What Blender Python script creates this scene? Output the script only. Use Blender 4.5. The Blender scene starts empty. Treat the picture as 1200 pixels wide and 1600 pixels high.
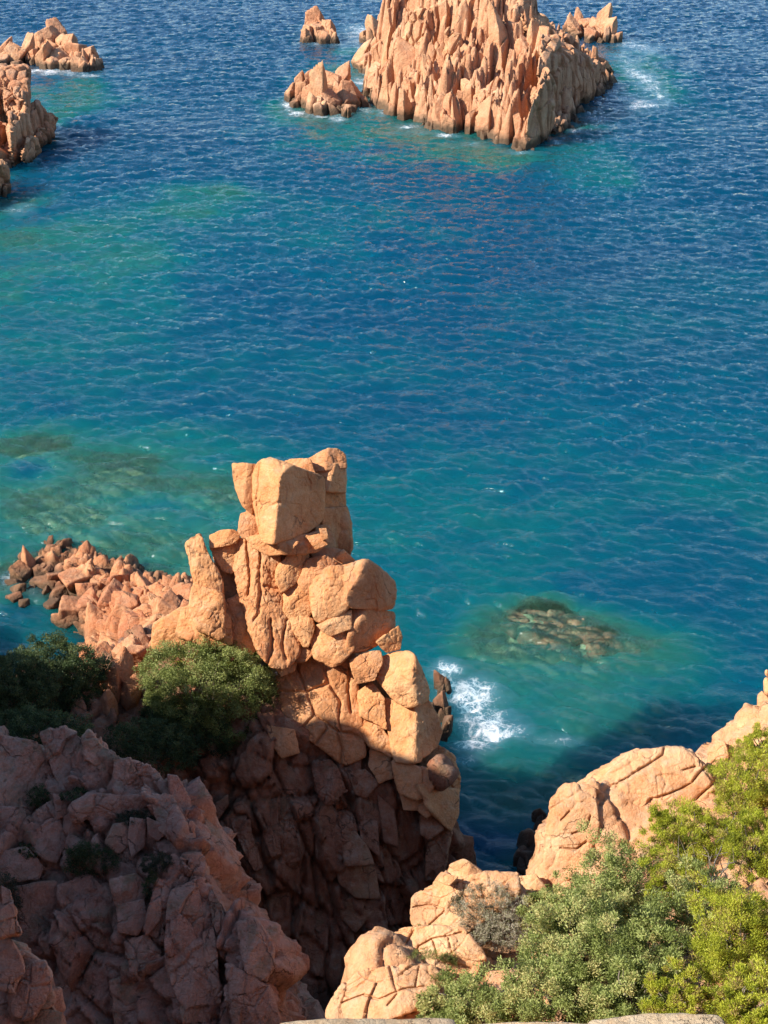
import bpy, bmesh, math, random
import numpy as np
rng = np.random.default_rng(7)
R = math.radians
SC = bpy.context.scene
COL = SC.collection

# ------------------------------------------------------------------ camera model
CAM_H, PITCH, FPX = 45.0, R(28.0), 2198.0        # focal length in pixels of a 1200 x 1600 frame
CT, ST = math.cos(PITCH), math.sin(PITCH)
CAM = np.array([0.0, 0.0, CAM_H])
def ray(px, py):
    """view ray through a photo pixel, scaled so that it advances 1 m in y"""
    xc, yc = (px-600)/FPX, -(py-800)/FPX
    d = np.array([xc, CT+yc*ST, -ST+yc*CT])
    return d/d[1]
def W(px, py, D):
    return CAM + ray(px, py)*D
def sea(px, py):
    d = ray(px, py); return CAM + d*(CAM_H/-d[2])
def mpp(D, py):                                   # metres per photo pixel at ground distance D
    d = ray(600, py); return D*np.linalg.norm(d)*math.cos(math.atan((py-800)/FPX))/FPX

# ------------------------------------------------------------------ noise
def _h(ix, iy, iz, seed):
    h = (ix.astype(np.int64)*73856093) ^ (iy.astype(np.int64)*19349663) ^ (iz.astype(np.int64)*83492791) ^ (seed*2654435761 & 0x7fffffff)
    h = (h & 0xffffffff).astype(np.uint64)
    h = (h ^ (h >> np.uint64(16)))*np.uint64(0x45d9f3b) & np.uint64(0xffffffff)
    h = (h ^ (h >> np.uint64(16)))*np.uint64(0x45d9f3b) & np.uint64(0xffffffff)
    h = h ^ (h >> np.uint64(16))
    return h
def h01(ix, iy, iz, seed):
    return (_h(ix, iy, iz, seed) & np.uint64(0xffffff)).astype(np.float64)/float(0xffffff)
def vnoise(P, seed=0):
    F = np.floor(P).astype(np.int64); f = P-F
    u = f*f*f*(f*(f*6-15)+10)
    r = 0
    for dx in (0, 1):
        wx = u[:, 0] if dx else 1-u[:, 0]
        for dy in (0, 1):
            wy = u[:, 1] if dy else 1-u[:, 1]
            for dz in (0, 1):
                wz = u[:, 2] if dz else 1-u[:, 2]
                r = r + wx*wy*wz*h01(F[:, 0]+dx, F[:, 1]+dy, F[:, 2]+dz, seed)
    return r*2-1
def fbm(P, octs=4, seed=0, gain=.5, lac=2.03):
    r = 0; a = 1.0; Q = P.copy(); s = 0
    for o in range(octs):
        r = r + a*vnoise(Q+17.3*o, seed+o*13); s += a; a *= gain; Q = Q*lac
    return r/s
def vec_fbm(P, octs, seed):
    return np.stack([fbm(P, octs, seed+k*101) for k in range(3)], 1)
def voronoi(P, seed=0, jit=.92):
    """F1, distance to the nearest cell border, three random numbers of the cell, the cell's seed point"""
    F = np.floor(P).astype(np.int64)
    n = len(P); d1 = np.full(n, 1e9); d2 = np.full(n, 1e9)
    c1 = np.zeros((n, 3)); c2 = np.zeros((n, 3)); id1 = np.zeros((n, 3), np.int64)
    for dx in (-1, 0, 1):
        for dy in (-1, 0, 1):
            for dz in (-1, 0, 1):
                I = F+np.array([dx, dy, dz])
                c = I+.5+jit*(np.stack([h01(I[:, 0], I[:, 1], I[:, 2], seed+k) for k in (1, 2, 3)], 1)-.5)
                d = ((P-c)**2).sum(1)
                a = d < d1; b = (~a) & (d < d2)
                d2 = np.where(a, d1, np.where(b, d, d2)); c2 = np.where(a[:, None], c1, np.where(b[:, None], c, c2))
                d1 = np.where(a, d, d1); c1 = np.where(a[:, None], c, c1); id1 = np.where(a[:, None], I, id1)
    border = (d2-d1)/(2*np.sqrt(((c2-c1)**2).sum(1))+1e-9)
    rnd = np.stack([h01(id1[:, 0], id1[:, 1], id1[:, 2], seed+k) for k in (11, 12, 13)], 1)
    return np.sqrt(d1), border, rnd, c1
def rot(ax, ay, az):
    cx, sx, cy, sy, cz, sz = math.cos(ax), math.sin(ax), math.cos(ay), math.sin(ay), math.cos(az), math.sin(az)
    return (np.array([[cz, -sz, 0], [sz, cz, 0], [0, 0, 1]]) @ np.array([[cy, 0, sy], [0, 1, 0], [-sy, 0, cy]]) @ np.array([[1, 0, 0], [0, cx, -sx], [0, sx, cx]]))
def sstep(a, b, x):
    t = np.clip((x-a)/(b-a), 0, 1); return t*t*(3-2*t)
def blockify(P, N, levels):
    """break a rock surface into joint-bounded blocks: every cell stands proud or back, tilts, has rounded rims and a crack round it"""
    out = P.copy()
    for L in levels:
        sc = np.array(L['size'], float); M = rot(*L.get('rot', (0, 0, 0)))
        w = vec_fbm(P/(sc.mean()*1.3), 2, L['seed']+50)*sc.mean()*L.get('warp', .25)
        Q = ((P+w) @ M)/sc
        F1, b, rnd, c = voronoi(Q, L['seed'])
        bm = b*sc.min()
        d = (rnd[:, 0]-.5)*2*L['amp']
        loc = (Q-c)*sc
        d = d+L.get('tilt', 0)*((rnd[:, 1]-.5)*2*loc[:, 0]+(rnd[:, 2]-.5)*2*loc[:, 2])
        rr = L.get('round', .15)
        d = d-L.get('rd', .1)*(1-np.clip(bm/rr, 0, 1))**2
        d = d-L.get('crack', .15)*np.exp(-(bm/L.get('cw', .03))**2)
        out = out+N*d[:, None]
    return out
class RBF:
    def __init__(s, pts, smooth=.02):
        s.c = np.array([p[:2] for p in pts], float); z = np.array([p[2] for p in pts], float); n = len(z)
        K = np.sqrt(((s.c[:, None]-s.c[None])**2).sum(2)+.3)
        A = np.zeros((n+3, n+3)); A[:n, :n] = K - smooth*np.eye(n); A[:n, n] = 1; A[:n, n+1:] = s.c; A[n, :n] = 1; A[n+1:, :n] = s.c.T
        s.w = np.linalg.solve(A, np.concatenate([z, [0, 0, 0]]))
    def __call__(s, x, y):
        x = np.asarray(x, float); sh = x.shape; x = x.ravel(); y = np.asarray(y, float).ravel()
        r = np.empty(len(x)); n = len(s.c)
        for i in range(0, len(x), 60000):
            k = np.sqrt((x[i:i+60000, None]-s.c[None, :, 0])**2+(y[i:i+60000, None]-s.c[None, :, 1])**2+.3)
            r[i:i+60000] = k@s.w[:n]
        return (r+s.w[n]+s.w[n+1]*x+s.w[n+2]*y).reshape(sh)
def raycast(zf, px, py, d0, d1):
    """the first point in which the ray through a pixel meets the surface z = zf(x, y)"""
    t = np.linspace(d0, d1, 1500); p = CAM[None]+ray(px, py)[None]*t[:, None]
    hit = np.nonzero(p[:, 2] < zf(p[:, 0], p[:, 1]))[0]
    return t[hit[0]] if len(hit) else None

# ------------------------------------------------------------------ objects
def mesh_data(name, V, F, attrs=None, smooth=True):
    me = bpy.data.meshes.new(name)
    V = np.asarray(V, np.float32); F = np.asarray(F, np.int32); k = F.shape[1]
    me.vertices.add(len(V)); me.vertices.foreach_set('co', V.ravel())
    me.loops.add(F.size); me.loops.foreach_set('vertex_index', F.ravel())
    me.polygons.add(len(F)); me.polygons.foreach_set('loop_start', np.arange(0, F.size, k, dtype=np.int32))
    me.polygons.foreach_set('loop_total', np.full(len(F), k, np.int32))
    if smooth: me.polygons.foreach_set('use_smooth', np.ones(len(F), bool))
    for an, av in (attrs or {}).items():
        a = me.attributes.new(an, 'FLOAT', 'POINT'); a.data.foreach_set('value', np.asarray(av, np.float32))
    me.update(calc_edges=True)
    return me
def obj(name, V, F, mat, parent=None, attrs=None, smooth=True, origin=None):
    o0 = np.array(origin if origin is not None else (parent['_o'] if parent is not None else (0, 0, 0)), float)
    me = mesh_data(name, np.asarray(V)-o0, F, attrs, smooth)
    me.materials.append(mat)
    o = bpy.data.objects.new(name, me); COL.objects.link(o)
    if parent is not None: o.parent = parent
    else: o.location = o0
    o['_o'] = [float(v) for v in o0]
    return o
def empty(name, loc, label, cat, group=None):
    o = bpy.data.objects.new(name, None); COL.objects.link(o); o.location = loc; o['_o'] = [float(v) for v in loc]
    o.empty_display_size = .3
    return tag(o, label, cat, group)
def tag(o, label=None, cat=None, group=None, kind=None):
    if label: o['label'] = label
    if cat: o['category'] = cat
    if group: o['group'] = group
    if kind: o['kind'] = kind
    return o
def grid_faces(nx, ny):
    i = np.arange(nx*ny).reshape(ny, nx)
    return np.stack([i[:-1, :-1].ravel(), i[:-1, 1:].ravel(), i[1:, 1:].ravel(), i[1:, :-1].ravel()], 1)
_ico = {}
def ico(sub):
    if sub not in _ico:
        b = bmesh.new(); bmesh.ops.create_icosphere(b, subdivisions=sub, radius=1)
        _ico[sub] = (np.array([v.co[:] for v in b.verts]), np.array([[v.index for v in f.verts] for f in b.faces])); b.free()
    return _ico[sub]
def poly_block(C, pn, pd, axes, ext, sub=5, p=12, namp=.04, nsc=.8, seed=0, levels=None):
    """rounded convex rock bounded by the planes pn . x = pd about C, with rough weathered faces"""
    U, F = ico(sub)
    d = U*np.array(ext)[None]@np.array(axes); d = d/np.linalg.norm(d, axis=1)[:, None]
    pn = np.array(pn, float); pn = pn/np.linalg.norm(pn, axis=1)[:, None]; pd = np.array(pd, float)
    q = np.clip(d@pn.T/pd[None], 0, None)+1e-9
    r = (q**p).sum(1)**(-1/p)
    g = (q**(p-1))/pd[None]; N = g@pn; N = N/np.linalg.norm(N, axis=1)[:, None]
    V = C+d*r[:, None]
    if levels: V = blockify(V, N, levels)
    n = fbm(V/nsc, 4, seed)*namp + fbm(V/(nsc*.22), 3, seed+7)*namp*.35
    rid = 1-np.abs(fbm(V/(nsc*.9)+31, 3, seed+3))*2
    n = n-np.clip(rid-.86, 0, 1)*namp*5
    return V+N*n[:, None], F
def rand_block(C, size, seed, yaw=0, tilt=(0, 0), np_=11, p=11, sub=5, namp=.05, taper=0.0, jig=.16):
    """a random angular boulder or pillar of about the given full size"""
    r = np.random.default_rng(seed)
    M = rot(tilt[0], tilt[1], yaw)
    n = r.normal(size=(np_, 3)); n /= np.linalg.norm(n, axis=1)[:, None]
    base = np.array([[1, 0, taper], [-1, 0, taper], [0, 1, taper], [0, -1, taper], [0, 0, 1], [0, 0, -1]], float)
    base[:4] += r.normal(size=(4, 3))*jig
    base[4] += r.normal(size=3)*np.array([.45, .45, 0])
    s = np.array(size)/2
    nn = np.concatenate([base, n]); dd = np.concatenate([np.ones(6)*r.uniform(.86, 1.0, 6), r.uniform(.88, 1.2, np_)])
    # planes set in the unit cube, then stretched
    nn2 = (nn/np.linalg.norm(nn, axis=1)[:, None])/s[None]; ln = np.linalg.norm(nn2, axis=1)
    pn = (nn2/ln[:, None])@M.T; pd = dd/ln
    return poly_block(np.array(C, float), pn, pd, M.T, s, sub, p, namp*float(np.min(size)), float(np.mean(size))*.55, seed)
def hfield(zf, x0, x1, y0, y1, step, levels, namp=.05, nsc=1.2, seed=0, clip=None):
    xs = np.arange(x0, x1+step/2, step); ys = np.arange(y0, y1+step/2, step)
    X, Y = np.meshgrid(xs, ys); Z = zf(X, Y)
    if clip: Z = clip(X, Y, Z)
    gy, gx = np.gradient(Z, step)
    N = np.stack([-gx, -gy, np.ones_like(gx)], 2).reshape(-1, 3); N /= np.linalg.norm(N, axis=1)[:, None]
    P = np.stack([X, Y, Z], 2).reshape(-1, 3)
    V = blockify(P, N, levels) if levels else P
    V = V+N*(fbm(P/nsc, 4, seed)*namp+fbm(P/(nsc*.2), 3, seed+5)*namp*.35)[:, None]
    return V, grid_faces(len(xs), len(ys))

# ------------------------------------------------------------------ materials
class NT:
    def __init__(s, name):
        s.m = bpy.data.materials.new(name); s.m.use_nodes = True; s.t = s.m.node_tree; s.n = s.t.nodes; s.l = s.t.links
        s.b = s.n['Principled BSDF']; s.out = s.n['Material Output']
    def add(s, kind, **kw):
        n = s.n.new(kind)
        for k, v in kw.items(): setattr(n, k, v)
        return n
    def set(s, n, **kw):
        for k, v in kw.items(): n.inputs[k.replace('_', ' ')].default_value = v
        return n
    def link(s, a, b): s.l.new(a, b)
    def pos(s, scale=(1, 1, 1), rotn=(0, 0, 0)):
        g = s.add('ShaderNodeNewGeometry'); m = s.add('ShaderNodeMapping'); m.inputs['Scale'].default_value = scale; m.inputs['Rotation'].default_value = rotn
        s.link(g.outputs['Position'], m.inputs['Vector']); return m.outputs[0]
    def noise(s, vec, scale, detail=4, rough=.55, dist=0):
        n = s.add('ShaderNodeTexNoise'); s.set(n, Scale=scale, Detail=detail, Roughness=rough, Distortion=dist); s.link(vec, n.inputs['Vector']); return n.outputs['Fac']
    def ramp(s, fac, stops):
        n = s.add('ShaderNodeValToRGB'); e = n.color_ramp.elements
        while len(e) < len(stops): e.new(.5)
        for i, (p, c) in enumerate(stops):
            e[i].position = p; e[i].color = (*c, 1) if not np.isscalar(c) else (c, c, c, 1)
        s.link(fac, n.inputs[0]); return n.outputs[0]
    def mix(s, fac, a, b, mode='MIX'):
        n = s.add('ShaderNodeMix', data_type='RGBA', blend_type=mode)
        for v, i in ((fac, 0), (a, 6), (b, 7)):
            if hasattr(v, 'links'): s.link(v, n.inputs[i])
            else: n.inputs[i].default_value = v if i == 0 else (*v, 1)
        return n.outputs[2]
    def math(s, op, a, b=None, c=None):
        n = s.add('ShaderNodeMath', operation=op)
        for i, v in enumerate((a, b, c)):
            if v is None: continue
            if hasattr(v, 'links'): s.link(v, n.inputs[i])
            else: n.inputs[i].default_value = v
        return n.outputs[0]
    def attr(s, name):
        a = s.add('ShaderNodeAttribute'); a.attribute_name = name; return a.outputs['Fac']
    def bump(s, h, strength, dist, prev=None):
        b = s.add('ShaderNodeBump'); s.set(b, Strength=strength, Distance=dist); s.link(h, b.inputs['Height'])
        if prev is not None: s.link(prev, b.inputs['Normal'])
        return b.outputs[0]

def rock_mat(name, a, b, c, lichen=(.46, .41, .30), lich_amt=.5, scale=1.0, wet=True, wet_z=.38, streak=0.35, bump=1.0, veg=0.0):
    t = NT(name); p = t.pos()
    n1 = t.noise(p, .55*scale, 5, .6, .4); n2 = t.noise(p, 2.6*scale, 6, .65); n3 = t.noise(p, 14*scale, 5, .7)
    col = t.ramp(n1, [(.33, a), (.5, b), (.67, c)])
    col = t.mix(t.ramp(n2, [(.45, 0.0), (.70, .45)]), col, tuple(x*.66 for x in a))
    col = t.mix(t.ramp(n3, [(.42, 0.0), (.75, .42)]), col, tuple(min(1, x*1.35+.03) for x in c))
    # rusty streaks running down the faces
    ps = t.pos((2.2*scale, 2.2*scale, .35*scale)); st = t.noise(ps, 1.4, 4, .6, .6)
    col = t.mix(t.ramp(st, [(.52, 0.0), (.72, streak)]), col, (a[0]*.95, a[1]*.62, a[2]*.45))
    # pale lichen, mostly on faces that look up
    g = t.add('ShaderNodeNewGeometry'); sx = t.add('ShaderNodeSeparateXYZ'); t.link(g.outputs['Normal'], sx.inputs[0])
    up = t.ramp(sx.outputs[2], [(.25, .12), (.85, 1.0)])
    l = t.noise(p, 1.7*scale, 6, .7); lf = t.math('MULTIPLY', t.ramp(l, [(.47, 0.0), (.66, lich_amt)]), up)
    col = t.mix(lf, col, lichen)
    if veg:
        l2 = t.noise(p, .9, 5, .7); col = t.mix(t.math('MULTIPLY', t.ramp(l2, [(.5, 0.0), (.62, veg)]), up), col, (.13, .13, .055))
    # black lichen specks
    sp = t.noise(p, 7*scale, 3, .8); col = t.mix(t.ramp(sp, [(.62, 0.0), (.74, .45)]), col, (.10, .075, .055))
    if wet:                                        # dark algae band where the swell washes
        sp2 = t.add('ShaderNodeSeparateXYZ'); t.link(g.outputs['Position'], sp2.inputs[0])
        z = t.math('ADD', sp2.outputs[2], t.math('MULTIPLY', t.noise(p, .8, 3), -1.6))
        col = t.mix(t.ramp(t.math('ADD', t.math('MULTIPLY', z, .28), wet_z), [(.34, .88), (.60, 0.0)]), col, (.075, .055, .035))
    # long hairline joints coloured dark, broken up so that they come and go
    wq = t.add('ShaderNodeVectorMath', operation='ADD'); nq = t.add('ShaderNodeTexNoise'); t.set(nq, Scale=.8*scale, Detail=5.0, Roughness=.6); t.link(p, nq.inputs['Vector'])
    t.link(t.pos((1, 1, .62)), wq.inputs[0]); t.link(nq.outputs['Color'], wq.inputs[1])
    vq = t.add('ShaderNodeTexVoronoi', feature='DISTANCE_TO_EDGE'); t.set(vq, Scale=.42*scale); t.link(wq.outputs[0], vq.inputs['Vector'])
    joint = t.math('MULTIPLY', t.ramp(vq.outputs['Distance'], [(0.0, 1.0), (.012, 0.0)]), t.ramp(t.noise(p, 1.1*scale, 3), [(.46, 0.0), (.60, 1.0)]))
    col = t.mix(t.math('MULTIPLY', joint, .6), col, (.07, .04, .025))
    gr = t.noise(p, .33*scale, 4, .6); col = t.mix(t.ramp(gr, [(.56, 0.0), (.72, .38)]), col, (a[0]*.5, a[1]*.55, a[2]*.68))
    oi = t.add('ShaderNodeObjectInfo'); hs = t.add('ShaderNodeHueSaturation')
    t.link(t.math('ADD', t.math('MULTIPLY', oi.outputs['Random'], .16), .92), hs.inputs['Value'])
    t.link(t.math('ADD', t.math('MULTIPLY', oi.outputs['Random'], .006), .497), hs.inputs['Hue']); t.link(col, hs.inputs['Color'])
    t.link(hs.outputs[0], t.b.inputs['Base Color'])
    t.set(t.b, Roughness=.88); t.b.inputs['Specular IOR Level'].default_value = .25
    h = t.math('ADD', t.math('MULTIPLY', t.noise(p, 3.2*scale, 8, .68, .3), 1.0), t.math('MULTIPLY', t.noise(p, 22*scale, 6, .7), .25))
    v = t.add('ShaderNodeTexVoronoi', feature='DISTANCE_TO_EDGE'); t.set(v, Scale=1.15*scale, Randomness=1.0)
    wv = t.add('ShaderNodeVectorMath', operation='ADD'); nz = t.add('ShaderNodeTexNoise'); t.set(nz, Scale=1.3*scale, Detail=4.0); t.link(p, nz.inputs['Vector'])
    t.link(p, wv.inputs[0]); t.link(nz.outputs['Color'], wv.inputs[1]); t.link(wv.outputs[0], v.inputs['Vector'])
    h = t.math('ADD', h, t.math('MULTIPLY', t.ramp(v.outputs['Distance'], [(0.0, 0.0), (.035, 1.0)]), .09))
    h = t.math('SUBTRACT', h, t.math('MULTIPLY', joint, .35))
    t.link(t.bump(h, 1.1*bump, .16/scale), t.b.inputs['Normal'])
    return t.m
# ------------------------------------------------------------------ light, sky, camera
SUN_EL = R(40); SUN_AZ_VEC = np.array([-.92, -.392])          # horizontal direction from the scene towards the sun
TO_SUN = np.array([SUN_AZ_VEC[0]*math.cos(SUN_EL), SUN_AZ_VEC[1]*math.cos(SUN_EL), math.sin(SUN_EL)])
w = bpy.data.worlds.new("World"); SC.world = w; w.use_nodes = True
wn = w.node_tree.nodes; bg = wn['Background']; sk = wn.new('ShaderNodeTexSky'); sk.sky_type = 'NISHITA'; sk.sun_disc = False
sk.sun_elevation = SUN_EL; sk.sun_rotation = math.atan2(TO_SUN[0], TO_SUN[1]); sk.altitude = 50
sk.air_density = 1.0; sk.dust_density = .15; sk.ozone_density = 4.5
w.node_tree.links.new(sk.outputs[0], bg.inputs[0]); bg.inputs[1].default_value = .115
sl = bpy.data.lights.new('sun', 'SUN'); sl.energy = 5.0; sl.angle = R(.53); sl.color = (1.0, .93, .82)
so = bpy.data.objects.new('sun', sl); COL.objects.link(so)
from mathutils import Vector
so.rotation_euler = Vector((-TO_SUN[0], -TO_SUN[1], -TO_SUN[2])).to_track_quat('-Z', 'Y').to_euler(); so.location = (-60, -40, 90)
cd = bpy.data.cameras.new('camera'); co = bpy.data.objects.new('camera', cd); COL.objects.link(co)
co.location = CAM; co.rotation_euler = (math.pi/2-PITCH, 0, 0)
cd.sensor_fit = 'VERTICAL'; cd.sensor_height = 24; cd.lens = FPX/1600*24; cd.clip_start = .5; cd.clip_end = 20000
SC.camera = co
SC.view_settings.view_transform = 'Standard'; SC.view_settings.look = 'None'; SC.view_settings.exposure = 0.85; SC.view_settings.gamma = 1
SC.render.engine = 'CYCLES'; SC.cycles.use_denoising = True
SC.cycles.max_bounces = 6; SC.cycles.transparent_max_bounces = 12; SC.cycles.caustics_reflective = False; SC.cycles.caustics_refractive = False

# ------------------------------------------------------------------ rock kinds
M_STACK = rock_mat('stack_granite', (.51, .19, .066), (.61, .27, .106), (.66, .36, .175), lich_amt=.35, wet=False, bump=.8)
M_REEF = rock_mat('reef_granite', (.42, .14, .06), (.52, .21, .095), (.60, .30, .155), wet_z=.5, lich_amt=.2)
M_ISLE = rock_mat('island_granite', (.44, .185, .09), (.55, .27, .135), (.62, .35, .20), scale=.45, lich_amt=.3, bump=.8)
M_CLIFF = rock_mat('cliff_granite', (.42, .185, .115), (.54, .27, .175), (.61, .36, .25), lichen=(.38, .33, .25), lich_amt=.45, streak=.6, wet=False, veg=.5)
M_WALL = rock_mat('shade_toned_granite', (.25, .095, .045), (.32, .135, .068), (.38, .18, .10), lich_amt=.4, streak=.6, veg=.35)  # same rock as the stack, darkened: the ravine's shade is in the colour
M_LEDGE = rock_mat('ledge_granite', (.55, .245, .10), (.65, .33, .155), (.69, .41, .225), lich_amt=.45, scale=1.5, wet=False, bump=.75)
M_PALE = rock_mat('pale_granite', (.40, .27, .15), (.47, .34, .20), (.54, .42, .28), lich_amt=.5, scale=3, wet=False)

# ------------------------------------------------------------------ terrain surfaces  (photo pixel, ground distance) -> world
def wp(l): return [tuple(W(*q)) for q in l]
HEAD = RBF(wp([(430,1120,46.8),(500,1160,47),(570,1190,46.8),(650,1205,46.3),(690,1215,46),
  (530,1590,41),(450,1500,42),(620,1450,43.4),(670,1380,44.6),(480,1350,43.9),(570,1300,44.9),(380,1350,43.5),(350,1250,45),(300,1200,46),(400,1600,40.5),(640,1290,45.4),
  (320,1130,48),(320,1030,51),(420,1050,49.4),(200,1080,53),(180,1020,58),(230,1000,56),(300,990,52.5),(250,955,66),(180,960,70),(100,1060,50),(150,1130,46.5),(130,1180,45)])
  + [(-4,58,3),(-4,63,-1.5),(0,57,1),(2.6,52,1.0),(3.4,49,-.5),(4.6,50,-3),(4,45.5,1.5),(4.8,44,-2),(4.5,41,-2.5),(1.5,40,-.5),(-8,60,5.5),(-10,72,1.2),(-16,72,.6),(-8,68,.6),(-22,80,-.2),(-18,76,.3),
     (-14,80,-2.5),(-8,76,-2.5),(-4,70,-3),(-24,72,-2),(-21,66,-2.2),(-18.5,64,-.8),(-19,58,4),(-16,60,3.0),(-14,64,1.4),(-14,54,7.5),(-17,50,10.5),(-22,50,11),(-26,84,-2.5),(-28,90,-4),(-10,84,-5),(-2,38,-1),(-6,40,2),(-10,40,6),(-14,42,10.5),(0,36,-1.5)], .02)
CLIFF = RBF(wp([(0,1150,36),(150,1142,36),(80,1200,35.2),(290,1225,34),(230,1280,33),(310,1310,31.8),(400,1440,29.8),(430,1500,29),(450,1600,27.8),(360,1500,28.9),(330,1590,27.6),
  (50,1300,33),(150,1300,32.6),(100,1395,31.3),(200,1385,31.1),(60,1425,30.9),(100,1440,30.5),(100,1600,28.6),(200,1600,28.4),(260,1430,29.9),(280,1560,28.2),(0,1420,30.8),(0,1600,28.4)])
  + [(-12,38.5,15),(-9,38.5,12),(-5.5,36,12.5),(-4,34,11),(-3.2,32,10),(-1.6,30,6),(-1.2,27.5,6.5),(-.5,25,6),(-6.5,38.5,7),(-3,35.5,6),(-1.5,33,3.5),(-2,22,6),(-4,24,9.5),(-8,25,12.2),(-13,26,14),(-16,30,17),(-17,36,17.5),(-15,41,13.5),(-10,21,12)], .02)
LEDGE = RBF(wp([(520,1585,22),(560,1500,23.4),(625,1495,23.5),(740,1485,23.3),(650,1405,25),(720,1370,26),(830,1385,25.6),(770,1440,24.4),(870,1370,25.8),(860,1240,27.6),(1000,1180,28.6),(1000,1280,26.6),(1100,1230,27.6),
  (1200,1070,30),(1130,1180,29),(1200,1250,25.5),(1150,1400,21.5),(1000,1420,22.5),(900,1500,21),(1000,1590,18.2),(1200,1590,16.5),(700,1590,20.6),(850,1590,19.4)])
  + [(-2.1,22.5,12),(-1.6,25,12),(-.4,27,13),(1.2,29.5,13),(3.2,29.5,13),(3.8,31,14),(7,32.5,16),(10,34,18),(14,35,22),(-.65,24,18.6),(-1.45,22.6,18),(-.1,24.2,18.4),(.4,24.6,18.6),(2.5,27.2,17.5),(2.9,28,14),(1.5,27.5,15.5),(.4,25.6,17),(-.6,24,16.5),(3.4,28.6,15),(4.6,30.6,15),(6.5,31.2,18),(-2.5,19,15),(-.5,17,24),(4,15,27),(10,13,30),(14,20,27),(16,28,25),(0,14,26.5)], .02)

V_LV = lambda s: [dict(size=(1.5, 1.9, 3.1), rot=(.12, -.2, .3), amp=.42, tilt=.35, round=.22, rd=.16, crack=.3, cw=.05, seed=s), dict(size=(.62, .75, 1.35), rot=(.1, -.25, .5), amp=.13, tilt=.25, round=.1, rd=.06, crack=.12, cw=.025, seed=s+1)]
v, f = hfield(HEAD, -30, 6.2, 38.6, 62, .075, [dict(size=(1.15, 1.6, 4.6), rot=(.15, -.22, .2), amp=.5, tilt=.2, round=.12, rd=.1, crack=.34, cw=.045, seed=3, warp=.3), dict(size=(.6, .8, 1.9), rot=(.1, -.3, .5), amp=.12, tilt=.3, round=.06, rd=.03, crack=.1, cw=.02, seed=4)], seed=21)
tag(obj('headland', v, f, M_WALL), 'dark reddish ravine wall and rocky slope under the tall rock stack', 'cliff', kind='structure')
v, f = hfield(lambda x, y: HEAD(x, y)+.7*sstep(-.9, .2, HEAD(x, y)), -30, 6.2, 61.8, 96, .1, [dict(size=(1.5, 1.3, 1.3), rot=(.5, .4, .3), amp=.42, tilt=.6, round=.12, rd=.12, crack=.4, cw=.07, seed=8), dict(size=(.62, .55, .6), rot=(.4, .3, .6), amp=.2, tilt=.55, round=.08, rd=.06, crack=.2, cw=.035, seed=9)], seed=22)
tag(obj('rocky_spit', v, f, M_REEF), 'low orange rocky spit running into the sea left of the stack', 'rocky shore', kind='structure')
v, f = hfield(CLIFF, -19, 0, 20, 41, .06, [dict(size=(1.15, 1.8, 4.2), rot=(.3, -.42, .3), amp=.36, tilt=.2, round=.08, rd=.06, crack=.34, cw=.045, seed=41, warp=.35), dict(size=(.6, .8, 1.3), rot=(.5, -.45, .5), amp=.13, tilt=.45, round=.06, rd=.035, crack=.1, cw=.018, seed=42), dict(size=(.22, .3, .4), rot=(.5, -.3, .9), amp=.04, tilt=.3, round=.05, rd=.02, crack=.03, cw=.015, seed=43)], seed=23)
tag(obj('cliff', v, f, M_CLIFF), 'shaded fractured granite cliff in the lower left corner', 'cliff', kind='structure')
v, f = hfield(lambda x, y: LEDGE(x, y)-.32, -3.6, 17, 13, 36, .055, [dict(size=(2.3, 1.9, 1.3), rot=(.3, .2, .5), amp=.1, tilt=.14, round=.1, rd=.05, crack=.12, cw=.025, seed=61, warp=.4), dict(size=(.8, .6, .5), rot=(.4, .2, .7), amp=.05, tilt=.2, round=.05, rd=.02, crack=.05, cw=.015, seed=62)], seed=24)
tag(obj('ledge', v, f, M_LEDGE), 'sunlit orange granite ledge sloping up under the green bushes', 'rock ledge', kind='structure')

# the hillside the picture was taken from: carries on to the left of and behind the viewpoint
HILL = RBF([(-25,68,3.5),(-24,76,-2),(-25,52,13),(-25,47,17),(-25,43.5,20.6),(-25,39.4,26.0),(-25,36.7,31.6),(-25,32,34),(-25,27,35.5),(-25,24,37),(-25,14,40.3),(-25,2,44),(-25,-20,49),(-40,70,2),(-40,50,16),(-40,30,34),(-40,0,50),(-45,-30,60),(-70,60,4),(-70,20,44),(-70,-30,66),
   (-18,66,-1.5),(-18,55,8),(-17,44,13),(-17,34,17.5),(-16,26,18),(-14,20,18),(-10,15,20),(-6,12,22),(-8,5,36),(-3,1,42.8),(0,-2,43.2),(0,2,41),(2,6,35),(6,10,31),(12,12,29.5),(4,2,41),(12,4,38),(20,18,29),(20,30,24),(20,40,6),(24,44,-2),(30,20,30),(40,0,44),(50,30,10),(0,-20,47),(40,-30,52),(0,-40,55),(-40,88,-3),(-70,85,-3),(50,50,-3)], .02)
def hclip(X, Y, Z):
    D = np.maximum(Y, .01)
    inside = (np.abs(X) < .31*np.sqrt(D*D+(CAM_H-Z)**2)*1.0+.7) & (Y > 0)
    lim = CAM_H-1.6-D*1.2
    near = (Y > 12)
    return np.where(inside, np.minimum(Z, np.where(near, np.minimum(lim, -8+0*Z), lim)), Z)
v, f = hfield(HILL, -75, 55, -45, 92, .4, [dict(size=(3.5, 3.5, 3.5), rot=(.3, .2, .4), amp=.4, tilt=.2, round=.6, rd=.25, crack=.2, cw=.12, seed=71)], namp=.35, nsc=4, seed=25, clip=hclip)
tag(obj('hillside', v, f, M_CLIFF), kind='structure')
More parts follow.
